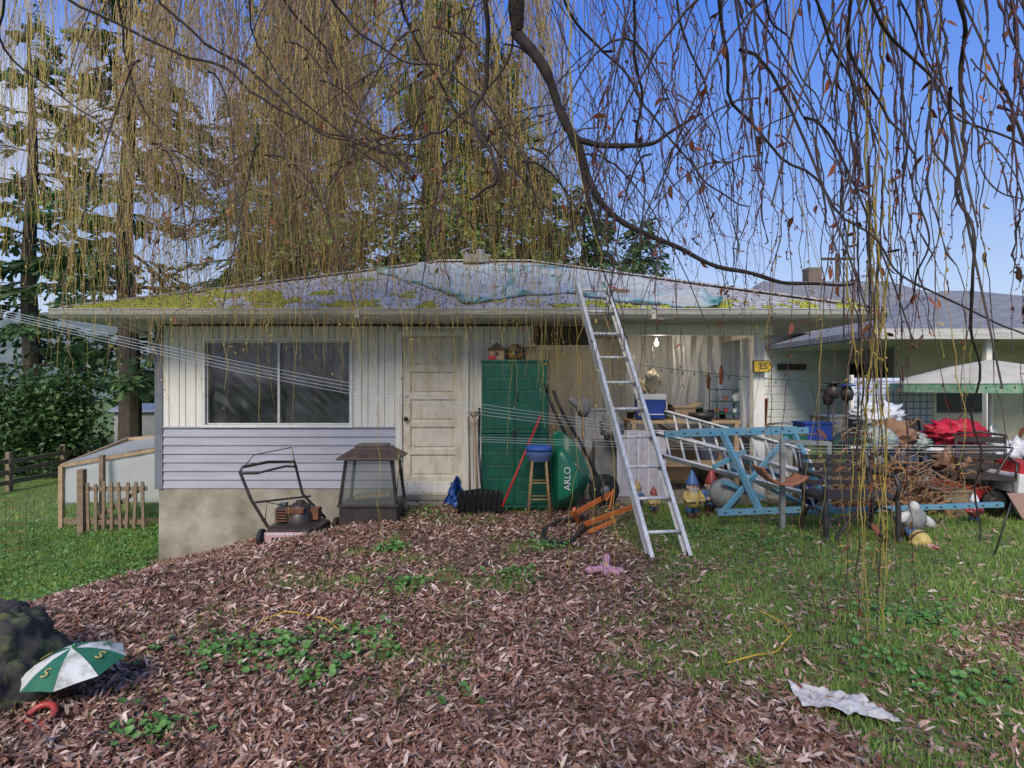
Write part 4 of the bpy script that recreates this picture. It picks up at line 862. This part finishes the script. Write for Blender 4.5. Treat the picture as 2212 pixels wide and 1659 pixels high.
b=B(); b.tube([(c.x-.1,c.y+.01,c.z+.07),(c.x-.1,c.y+.05,2.24)],.003,black,5); o=b.obj('hanger',e); o.location=-c
# ---------------------------------------------------------------- patio clutter to the right
b=B(); c=Vector((7.05,9.0,1.64)); n=8; val=mat('green_valance',(.10,.28,.17),.8,(.30,.38,.24),20)
for i in range(n):
    a0=i*2*math.pi/n;a1=(i+1)*2*math.pi/n; vs=[]
    for r,z in [(0,.32),(.5,.22),(1.0,.08),(1.3,-.03)]:
        for k in range(6): a=a0+(a1-a0)*k/5; vs.append(c+Vector((r*math.cos(a)*(1-.05*math.sin(math.pi*k/5)*r),r*math.sin(a)*(1-.05*math.sin(math.pi*k/5)*r),z)))
    b.add(vs,[(j*6+k,j*6+k+1,(j+1)*6+k+1,(j+1)*6+k) for j in range(3) for k in range(5)],beige,True)
    vs=[c+Vector((1.3*math.cos(a0+(a1-a0)*k/5)*(1-.065*math.sin(math.pi*k/5)),1.3*math.sin(a0+(a1-a0)*k/5)*(1-.065*math.sin(math.pi*k/5)),-.03-d)) for d in(0,.13) for k in range(6)]
    b.add(vs,[(k,k+1,7+k,6+k) for k in range(5)],val)
b.tube([(c.x,c.y,.1),(c.x,c.y,1.95)],.025,whitep); b.lathe([(0,.1),(.25,.1),(.22,.16),(.05,.2)],(c.x,c.y,0),stone,20)
b.obj('patio_umbrella')
tm=bpy.data.materials.new('blue_lattice_print'); tm.use_nodes=True; N=tm.node_tree.nodes; L=tm.node_tree.links; ck=N.new('ShaderNodeTexBrick'); ck.inputs['Scale'].default_value=1; ck.inputs['Brick Width'].default_value=.11; ck.inputs['Row Height'].default_value=.11; ck.inputs['Mortar Size'].default_value=.012; ck.offset=0
ck.inputs['Color1'].default_value=(.66,.69,.75,1); ck.inputs['Color2'].default_value=(.56,.61,.71,1); ck.inputs['Mortar'].default_value=(.2,.27,.45,1)
tc=N.new('ShaderNodeTexCoord'); mp=N.new('ShaderNodeMapping'); mp.inputs['Rotation'].default_value=(math.pi/2,0,0); L.new(tc.outputs['Object'],mp.inputs[0]); L.new(mp.outputs[0],ck.inputs[0]); L.new(ck.outputs[0],N['Principled BSDF'].inputs[0])
b=B(); b.bx(5.6,6.9,10.0,10.04,.1,1.7,tm); b.bx(5.55,5.6,9.99,10.05,.1,1.75,white); b.bx(6.9,6.95,9.99,10.05,.1,1.75,white); b.obj('lattice_screen')
b=B(); b.bx(3.7,5.0,8.0,8.6,.8,.84,greenc)
for x in(3.75,4.95):
    for y in(8.05,8.55): b.bx(x-.03,x+.03,y-.03,y+.03,.1,.8,brownw)
b.obj('potting_table',None,.004)
cbox('blue_tote',4.1,8.3,.85,(.4,.35,.24),blue2,0,False); cbox('blue_tote',4.75,9.0,.9,(.5,.4,.24),stone,.2,False)
cbox('green_crate',3.75,8.2,.85,(.3,.3,.14),greenc,0,False)
bag('brown_blanket',5.05,8.1,.75,(.27,.22,.2),brownc); bag('knit_blanket',4.75,7.9,.72,(.2,.2,.18),knit,.35,9); bag('knit_blanket',5.45,8.3,.72,(.24,.2,.12),knit,.35,9)
bag('white_sack',5.15,8.6,1.0,(.32,.22,.18),sheet); bag('red_cover',5.95,8.2,.82,(.38,.28,.16),redc,.5,6); bag('red_cover',6.3,8.4,.74,(.17,.18,.15),redc,.5,9)
bag('brown_blanket',5.6,7.6,.45,(.3,.25,.2),brownc)
bag('white_sack',6.6,7.9,.5,(.3,.25,.2),sheet)
def chair(name,x,y,rz,m,m2):
    b=B(); g=G(x,y)
    for sx in(-1,1):
        for sy in(-1,1): b.tube([(sx*.24,sy*.22,0),(sx*.22,sy*.2,.42)],.014,m)
        b.tube([(sx*.23,.2,.42),(sx*.24,.28,.9)],.014,m); b.tube([(sx*.24,-.2,.42),(sx*.26,-.2,.62),(sx*.26,.22,.64)],.014,m)
    b.tube([(-.24,.28,.9),(0,.3,.93),(.24,.28,.9)],.014,m); b.box((0,0,.44),(.48,.44,.04),m2)
    for i in range(4): b.box((0,.22+i*.02,.54+i*.1),(.46,.012,.07),m2)
    o=b.obj(name,origin=False); o.location=(x,y,g); o.rotation_euler=(0,0,rz)
chair('patio_chair',4.6,7.7,.4,black,black); chair('patio_chair',5.5,7.1,-.5,black,black); chair('patio_chair',6.9,8.3,.8,whitep,whitep); chair('patio_chair',4.2,9.3,2.6,whitep,whitep); chair('patio_chair',6.3,9.4,.2,black,card)
b=B(); b.lathe([(0,.7),(.55,.7),(.56,.73),(.55,.75),(0,.75)],(5.9,8.6,0),whitep,30); b.tube([(5.9,8.6,.1),(5.9,8.6,.7)],.03,whitep); b.obj('patio_table')
for (u,v,Y) in [(1800,845,7.6),(1830,850,7.8),(1790,860,8.2)]:
    b=B(); c=at(u,v,Y); b.lathe([(0,-.1),(.06,-.09),(.08,0),(.05,.08),(0,.1)],c,black,14); b.tube([(c.x,c.y,G(c.x,c.y)),(c.x,c.y,c.z)],.012,black,6); b.lathe([(.0,0),(.1,0),(.1,.02),(0,.03)],c+Vector((0,0,.09)),blue2 if u==1830 else black,14); b.obj('solar_garden_lamp')
def machine(name,x,y,m1,m2,s=1):
    b=B(); g=G(x,y)
    b.box((x,y,g+.32*s),(.6*s,.5*s,.2*s),m1,(0,.1,0)); b.box((x-.05,y,g+.48*s),(.35*s,.35*s,.16*s),m2); b.lathe([(0,.1),(.12,.1),(.12,0)],(x+.1,y,g+.5*s),black,16)
    for sx in(-1,1):
        for sy in(-1,1): b.lathe([(.03,-.03),(.1,-.04),(.14,-.02),(.14,.02),(.1,.04),(.03,.03)],(x+sx*.28*s,y+sy*.3*s,g+.14),rubber,18,(math.pi/2,0,0)); b.lathe([(0,-.045),(.07,-.04),(.07,.04),(0,.045)],(x+sx*.28*s,y+sy*.3*s,g+.14),m2,12,(math.pi/2,0,0))
    b.tube([(x+.25*s,y-.2,g+.4*s),(x+.6*s,y-.2,g+.95*s),(x+.6*s,y+.2,g+.95*s),(x+.25*s,y+.2,g+.4*s)],.014,black); b.obj(name,None,.02)
machine('garden_tiller',5.35,7.3,red,black,.8); machine('riding_mower',6.0,7.1,whitep,red,1.1); machine('grass_trimmer_cart',6.1,6.4,black,greenc,.9)
A=Acc()
for i in range(420):
    x=U(3.5,5.2); y=U(6.9,7.5); z=.12+abs(random.gauss(0,.27)); a=U(0,6.28); l=U(.15,.55); P=[(x+math.cos(a)*l*t+U(-.04,.04),y+math.sin(a)*l*t*.5,max(.1,z+U(-.12,.12)*t+.08*math.sin(t*3))) for t in (0,.2,.45,.7,1)]
    A.tube(P,[U(.004,.011)]*4+[.003],5,random.randrange(3))
A.obj('brush_pile',[rust,wood,mat('orange_twig',(.38,.19,.07),.8)])
for i in range(34):
    x=U(3.4,6.8); y=U(6.9,9.6); k=random.random(); g=G(x,y)
    if k<.4: bucket('plant_pot',x,y,g,U(.08,.16),U(.12,.26),random.choice([terra,black,stone,whitep,greenc,stone]),False)
    elif k<.6: bag('garden_sack',x,y,g,(U(.14,.25),U(.12,.2),U(.1,.2)),random.choice([brownc,sheet,knit,stone]))
    elif k<.8: cbox('wooden_crate',x,y,g,(U(.3,.5),U(.25,.4),U(.2,.4)),random.choice([wood,card,stone]),U(-.5,.5),False)
    else: bucket('bucket',x,y,g,.14,.3,random.choice([whitep,red,blue2]))
b=B(); c=at(2200,1095,5.4); b.prism([c+Vector((-.10,0,.12)),c+Vector((.16,0,.12)),c+Vector((.04,0,-.11))],(0,.012,0),mat('faded_pennant',(.42,.26,.2),.8)); b.tube([c+Vector((-.02,.02,.12)),(c.x-.22,c.y,G(c.x,c.y))],.008,black,6); b.obj('garden_flag')
for i in range(12):
    x=U(.6,3.6); y=U(8.1,9.9); bucket('plant_pot',x,y,.135,U(.09,.16),U(.15,.35),random.choice([terra,black,stone,whitep,stone]),False)
cbox('blue_tote',1.28,8.3,.14,(.34,.3,.7),stone,0,False); cbox('wooden_crate',.7,8.4,.14,(.4,.4,.5),brownw,.1,False); cbox('plastic_drawer_unit',1.15,9.1,.14,(.5,.4,1.1),sheet,.1,False)
bag('garden_sack',1.3,7.95,.9,(.14,.14,.18),stone,.4)
b=B(); c=Vector((.92,7.9,1.3)); b.ball(c,(.1,.08,.13),stone,14,10,lump=.3); b.tube([c,(.92,7.9,.13)],.02,wood); b.ball(c+Vector((-.1,-.02,.05)),(.12,.04,.05),stone,12,8,(0,.6,0)); b.obj('bird_statue')
A=Acc()
for k in range(4):
    p=at(-40,660+5*k,5.2); q=at(1325,912+6*k,7.35); P=[tuple(p.lerp(q,t)-Vector((0,0,.10*math.sin(math.pi*t)+.01*k*math.sin(3*t)))) for t in np.linspace(0,1,30)]
    A.tube(P,.0036,5)
for k in range(3):
    p=at(985,942+5*k,6.9); q=at(2260,962+8*k,5.6); P=[tuple(p.lerp(q,t)-Vector((0,0,.04*math.sin(math.pi*t)))) for t in np.linspace(0,1,30)]; A.tube(P,.0025,5)
A.obj('clothesline',[cordm])
A=Acc(); P=[tuple(at(1390,790,8.2).lerp(at(2212,830,7),t)-Vector((0,0,.1*math.sin(math.pi*t)))) for t in np.linspace(0,1,20)]; A.tube(P,.004,4)
for t in np.linspace(.02,.98,30):
    q=at(1390,790,8.2).lerp(at(2212,830,7),t)-Vector((0,0,.1*math.sin(math.pi*t)+.02)); A.tube([(q.x,q.y,q.z),(q.x,q.y,q.z-.02),(q.x,q.y,q.z-.035)],[.006,.012,.004],5)
A.obj('string_lights',[greenc])
# ---------------------------------------------------------------- willow
wil=empty('willow_tree')
wbark=mat('willow_bark',(.065,.045,.035),.85,(.025,.018,.014),14,.9,35,stretch=(2,2,1))
def cat(P,k=8):
    P=[Vector(p) for p in P]; out=[]; n=len(P)
    for i in range(n-1):
        a=P[max(i-1,0)];b_=P[i];c=P[i+1];d=P[min(i+2,n-1)]
        for q in range(k):
            t=q/k; out.append(.5*((2*b_)+(c-a)*t+(2*a-5*b_+4*c-d)*t*t+(3*b_-a-3*c+d)*t**3))
    out.append(P[-1]); return out
A=Acc()
def limb(P,r0,r1,k=8,ns=7,wob=.012,pw=.8):
    Q=cat(P,k); n=len(Q); t=np.linspace(0,1,n); r=r0+(r1-r0)*t**pw
    Q=[(q.x+wob*mn.noise(q*4),q.y+wob*mn.noise(q*4+Vector((9,0,0))),q.z+wob*mn.noise(q*4+Vector((0,9,0)))) for q in Q]
    kn=np.array([1+.25*mn.noise((i*.9,r0*99,0)) for i in range(n)])
    A.tube(Q,r*kn,ns)
trunk=Vector((-.6,-2.6,0))
limb([trunk+Vector((0,0,-.2)),trunk+Vector((.05,0,.6)),trunk+Vector((.0,.1,2)),trunk+Vector((.1,.3,3.4))],.42,.30,8,14,.05)
tt=trunk+Vector((.1,.3,3.3))
limb([tt,(-.3,-.5,4.8),(-.1,1.6,5.2),(-.02,2.9,4.6),at(1120,60,3.5)],.14,.036,8,8)
limb([at(1120,60,3.5),at(1150,120,3.5),at(1195,200,3.5),at(1240,300,3.5),at(1275,390,3.5),at(1330,465,3.5),at(1420,520,3.45),at(1560,575,3.4),at(1700,606,3.4),at(1840,608,3.4)],.036,.007,10,8,.03,.7)
limb([at(1238,300,3.5),at(1300,312,3.45),at(1400,313,3.4),at(1450,285,3.4),at(1520,245,3.4)],.021,.006,8,7,.02)
limb([at(1235,295,3.5),at(1262,380,3.5),at(1285,470,3.5),at(1300,520,3.5)],.024,.006,8,7,.02)
limb([at(1300,440,3.5),at(1290,520,3.5),at(1310,570,3.5)],.012,.004)
mains=[[(-1.0,-.2,5.5),(-1.8,2.5,6.2),(-2.6,5.0,6.3),(-3.4,6.2,5.9)],[(-1,-.3,5.4),(-3,1.8,6.0),(-5,4.0,6.2),(-6.4,5.6,5.8)],[(0,-.3,5.4),(.2,2.4,6.3),(-.4,5.0,6.6),(-.8,6.4,6.2)],[(0,-.3,5.2),(1.2,1.6,5.6),(2.6,3.0,5.3),(3.6,4.0,4.6)],[(0,-.4,5.1),(1.8,.8,4.9),(3.0,2.0,4.4)],[(-1,0,5.5),(-1.0,2.5,6.0),(-1.5,4.2,5.9),(-2,5.2,5.6)]]
for m_ in mains: limb([tt]+m_,.12,.015,8,8,.05)
UV=[([(110,-40),(480,150),(640,260),(850,335),(930,430)],4.2,.009),([(330,-40),(560,170),(700,290),(860,330),(920,345)],4.0,.008),([(1045,-40),(1048,150),(1030,250),(1062,330),(1075,400),(1020,425)],3.4,.013),
([(860,-30),(960,200),(1080,330),(1200,470)],3.8,.009),([(1210,-30),(1330,140),(1470,330),(1560,420),(1620,440)],3.4,.007),([(1460,-30),(1540,220),(1570,380),(1600,560)],3,.005),
([(2060,-30),(2080,150),(2075,280),(2085,420),(2100,640),(2112,850),(2120,1180)],2.5,.0085),([(1890,-30),(2000,170),(2100,280),(2212,330),(2300,360)],2.4,.006),([(1820,-30),(1900,230),(1960,300),(1990,420),(1995,560),(1945,660)],2.6,.006),
([(1650,-30),(1700,100),(1790,240),(1850,300)],2.8,.005),([(600,-30),(720,130),(760,320),(700,420),(715,520)],4.4,.008),([(260,-30),(300,200),(420,420),(380,520)],4.6,.008),([(0,60),(120,200),(260,300),(330,420)],4.6,.008),
([(1110,-30),(1100,120),(980,260),(900,300),(760,260)],4,.009),([(1560,120),(1700,330),(1900,520),(2030,640),(2212,720),(2320,750)],2.7,.006),([(1930,-30),(2050,200),(2120,380),(2212,430),(2300,470)],2.9,.005),([(560,100),(900,420),(1000,470),(1200,520)],3.8,.005),
([(1380,200),(1370,330),(1400,430),(1350,560)],3.3,.006),([(700,-30),(860,120),(1000,180),(1120,330),(1180,480)],3.9,.007),([(1760,-30),(1830,170),(1835,400),(1820,600),(1830,740)],2.5,.005)]
for P,Y,r in UV:
    q=at(*P[0],Y); e0=Vector((q.x*.8,q.y-.5,q.z+.8)); limb([e0]+[at(u,v,Y+.25*math.sin(i*1.3)) for i,(u,v) in enumerate(P)],r*1.5,r*.45,9,6,.05)
A.obj('limbs',[wbark],True,wil)
A=Acc(); LP=[]
def shoot(x,y,z0,z1,r,mi,dx=0,wig=.05,n=None,bump=0):
    L=z0-z1
    if L<.15: return
    n=n or int(8+L*(16 if bump>1 else 9)); t=np.linspace(0,1,n)
    ph=U(0,6); f=U(1,2.5)
    px=x+dx*(1-np.exp(-2.2*t))+wig*np.cumsum(rng.normal(0,.20,n))*(.6 if bump>1 else 1)+wig*.8*np.sin(ph+f*t*3)
    py=y+.5*wig*np.cumsum(rng.normal(0,.2,n))+.3*wig*np.sin(ph*2+f*t*4)
    pz=z0-L*(t**.95)
    rr=r*(1-.6*t)
    if bump: rr=rr*(1+bump*(rng.random(n)<.4)*rng.random(n))
    A.tube(np.stack([px,py,pz],-1),rr,3 if r<.006 else 5,mi); LP.append((np.stack([px,py,pz],-1),mi))
def cl(u0,u1,Y0,Y1,ncl,per,v0,v1,mis,r,dxs=.5,wig=.05,bump=0,spread=.9,low=False):
    for c in range(ncl):
        u=u0+(u1-u0)*(c+random.random())/ncl; Y=U(Y0,Y1); x=(u-1106)*Y/F
        zt_=(1.6+(830+U(60,300))*Y/F) if (not low or random.random()<.4) else 1.6+(830-U(60,350))*Y/F
        dirx=random.choice([-1,1])*U(.2,1)*spread; vb=U(v0,v1); mi=random.choice(mis)
        M=[(x+dirx*s,Y+.1*math.sin(s*3),zt_-s*s*1.1) for s in np.linspace(-.1,1,8)]; A.tube(M,np.linspace(r*2.2,r,8),5,2)
        for k in range(per):
            s=random.random(); x0=x+dirx*s; y0=Y+.1*math.sin(s*3); z0=zt_-s*s*1.1
            ve=vb+random.gauss(0,80)-60*s; z1=1.6-(ve-830)*y0/F
            shoot(x0,y0+U(-.05,.05),z0,z1,r*U(.7,1.25),mi if random.random()<.8 else random.choice(mis),(U(-.5,.5)+.35*np.sign(dirx))*dxs,wig,bump=bump)
cl(-80,420,5.2,6.7,20,16,500,720,[0,0,1],.0031,.4,.06)
cl(380,760,5.2,6.6,28,20,560,740,[0,1,1],.0032,.5,.07)
cl(720,1250,5.2,6.6,24,16,520,720,[0,0,1],.0031,.5,.06)
cl(250,800,4.0,5.2,14,11,420,700,[1,2],.0034,.9,.09,0,.7,True)
cl(850,1350,3.6,5.0,18,11,330,620,[2,2,1],.0035,1.1,.09,0,.8,True)
cl(1250,1700,3.2,4.6,10,7,300,680,[2,2,3],.0030,.8,.07,.9,.9,True)
cl(1450,2300,2.2,3.4,17,5,380,820,[2,3],.0038,.35,.06,1.6,.8)
cl(1500,2300,2.2,3.2,5,4,380,760,[2,3],.0036,.5,.07,1.6,.6,True)
for (u0,u1,Y0,Y1,v0,v1,n,r,ms) in [(360,1250,5.6,6.7,720,860,60,.0032,[0,0,1]),(860,1250,5.8,6.6,800,1000,14,.003,[0]),(1250,1800,3.5,5.5,700,1050,14,.003,[2,1]),(1700,2250,2.8,3.8,760,1200,18,.0036,[2,3,0]),(1230,1330,3,4.5,1250,1500,5,.003,[0,1]),(540,900,5,6,850,1200,4,.003,[0]),(1700,1780,3.0,4.0,1100,1500,4,.003,[0,2])]:
    for i in range(n):
        Y=U(Y0,Y1); shoot((U(u0,u1)-1106)*Y/F,Y,1.6+U(850,1000)*Y/F,1.6-(U(v0,v1)-830)*Y/F,r*U(.8,1.2),random.choice(ms),U(-.3,.3),.06,bump=.5)
for i in range(16):
    Y=3.0+U(-.1,.1); x=(1880-1106)*Y/F+random.gauss(0,.03); shoot(x+U(-.1,.1),Y,1.6+U(300,900)*Y/F,1.6-(U(1150,1520)-830)*Y/F,.0042,random.choice([0,0,2,1]),U(-.05,.05),.04,bump=1.2)
A.obj('hanging_shoots',[mat('willow_twig_yellow',(.50,.36,.07),.6,(.34,.24,.05),3),mat('willow_twig_brown',(.25,.15,.07),.6,(.14,.08,.045),3),mat('willow_twig_dark',(.075,.045,.035),.6,(.04,.026,.022),3),mat('willow_twig_red',(.14,.055,.04),.6,(.07,.035,.03),3)],False,wil)
A2=Acc()
for mi in range(4):
    P=[]
    for q,m in LP:
        if m!=mi: continue
        vis=q[(q[:,2]<1.6+.72*q[:,1])]
        k=int(len(vis)*(1.1 if m>=2 else .5))
        if k>0: P.append(vis[rng.integers(0,len(vis),k)]+rng.normal(0,.004,(k,3)))
    P=np.concatenate(P); n=len(P); s=np.where(rng.random(n)<.94,.014+.012*rng.random(n),.05+.03*rng.random(n)) if mi>=2 else .016+.02*rng.random(n)
    tv,tf=LT[1]; A2.add(*inst(tv,tf,P,rotm(rng.random(n)*6.28,rng.normal(-.9,.5,n),rng.normal(0,.8,n)),np.stack([s*1.7,s,s],-1)),0 if mi>=2 else 1)
A2.obj('buds_and_dead_leaves',[islandmat('dead_bud',[(.07,.03,.02),(.18,.06,.035),(.38,.12,.05),(.08,.04,.03)]),islandmat('yellow_bud',[(.28,.2,.04),(.42,.31,.07),(.48,.38,.1)])],False,wil)
# ---------------------------------------------------------------- light
W=bpy.data.worlds.new('World'); bpy.context.scene.world=W; W.use_nodes=True; N=W.node_tree.nodes; L=W.node_tree.links
sk=N.new('ShaderNodeTexSky'); sk.sky_type='NISHITA'; sk.sun_disc=False; sk.sun_elevation=math.radians(40); sk.sun_rotation=math.radians(195); sk.ozone_density=3; sk.dust_density=1.2; sk.air_density=1
tc=N.new('ShaderNodeTexCoord'); sp=N.new('ShaderNodeSeparateXYZ'); L.new(tc.outputs['Generated'],sp.inputs[0])
cr=N.new('ShaderNodeValToRGB'); e=cr.color_ramp.elements; S=1/8.0
e[0].position=0; e[0].color=(4.9*S,5.3*S,6.1*S,1); e[1].position=1; e[1].color=(.9*S,1.8*S,4.6*S,1)
for p,c in [(.14,(3.2,4.2,6.2)),(.32,(1.35,2.6,6.3)),(.52,(.5,1.55,5.8))]:
    k=e.new(p); k.color=(c[0]*S,c[1]*S,c[2]*S,1)
L.new(sp.outputs[2],cr.inputs[0])
sc=N.new('ShaderNodeVectorMath'); sc.operation='SCALE'; sc.inputs['Scale'].default_value=8; L.new(cr.outputs[0],sc.inputs[0])
m1=N.new('ShaderNodeMix'); m1.data_type='RGBA'; m1.inputs[0].default_value=.85; L.new(sk.outputs[0],m1.inputs[6]); L.new(sc.outputs[0],m1.inputs[7])
nz=N.new('ShaderNodeTexNoise'); nz.inputs['Scale'].default_value=2.6; nz.inputs['Detail'].default_value=7; mp=N.new('ShaderNodeMapping'); mp.inputs['Scale'].default_value=(1,1,2.4); L.new(tc.outputs['Generated'],mp.inputs[0]); L.new(mp.outputs[0],nz.inputs['Vector'])
r1=N.new('ShaderNodeMapRange'); r1.inputs[1].default_value=.46; r1.inputs[2].default_value=.68; L.new(nz.outputs[0],r1.inputs[0])
r2=N.new('ShaderNodeMapRange'); r2.inputs[1].default_value=.10; r2.inputs[2].default_value=-.35; L.new(sp.outputs[0],r2.inputs[0])
r3=N.new('ShaderNodeMapRange'); r3.inputs[1].default_value=.55; r3.inputs[2].default_value=.25; L.new(sp.outputs[2],r3.inputs[0])
mm=N.new('ShaderNodeMath'); mm.operation='MULTIPLY'; L.new(r1.outputs[0],mm.inputs[0]); L.new(r2.outputs[0],mm.inputs[1])
mm2=N.new('ShaderNodeMath'); mm2.operation='MULTIPLY'; L.new(mm.outputs[0],mm2.inputs[0]); L.new(r3.outputs[0],mm2.inputs[1])
m2=N.new('ShaderNodeMix'); m2.data_type='RGBA'; L.new(mm2.outputs[0],m2.inputs[0]); L.new(m1.outputs[2],m2.inputs[6]); m2.inputs[7].default_value=(4.9,5.1,5.9,1)
bg=N['Background']; bg.inputs['Strength'].default_value=.15; L.new(m2.outputs[2],bg.inputs[0])
sd=bpy.data.lights.new('sun','SUN'); sd.energy=3.4; sd.angle=math.radians(24); sd.color=(1,.92,.80); so=bpy.data.objects.new('sun',sd); link(so)
az=math.radians(195); el=math.radians(40); d=Vector((math.sin(az)*math.cos(el),math.cos(az)*math.cos(el),math.sin(el))); so.rotation_euler=d.to_track_quat('Z','Y').to_euler()
cam=bpy.data.cameras.new('camera'); cam.sensor_width=36; cam.lens=36*F/2212; cam.clip_end=2000; cam.clip_start=.05; co=bpy.data.objects.new('camera',cam); link(co); co.location=(0,0,1.6); co.rotation_euler=(math.pi/2,0,0)
bpy.context.scene.camera=co
bpy.context.scene.view_settings.view_transform='Standard'
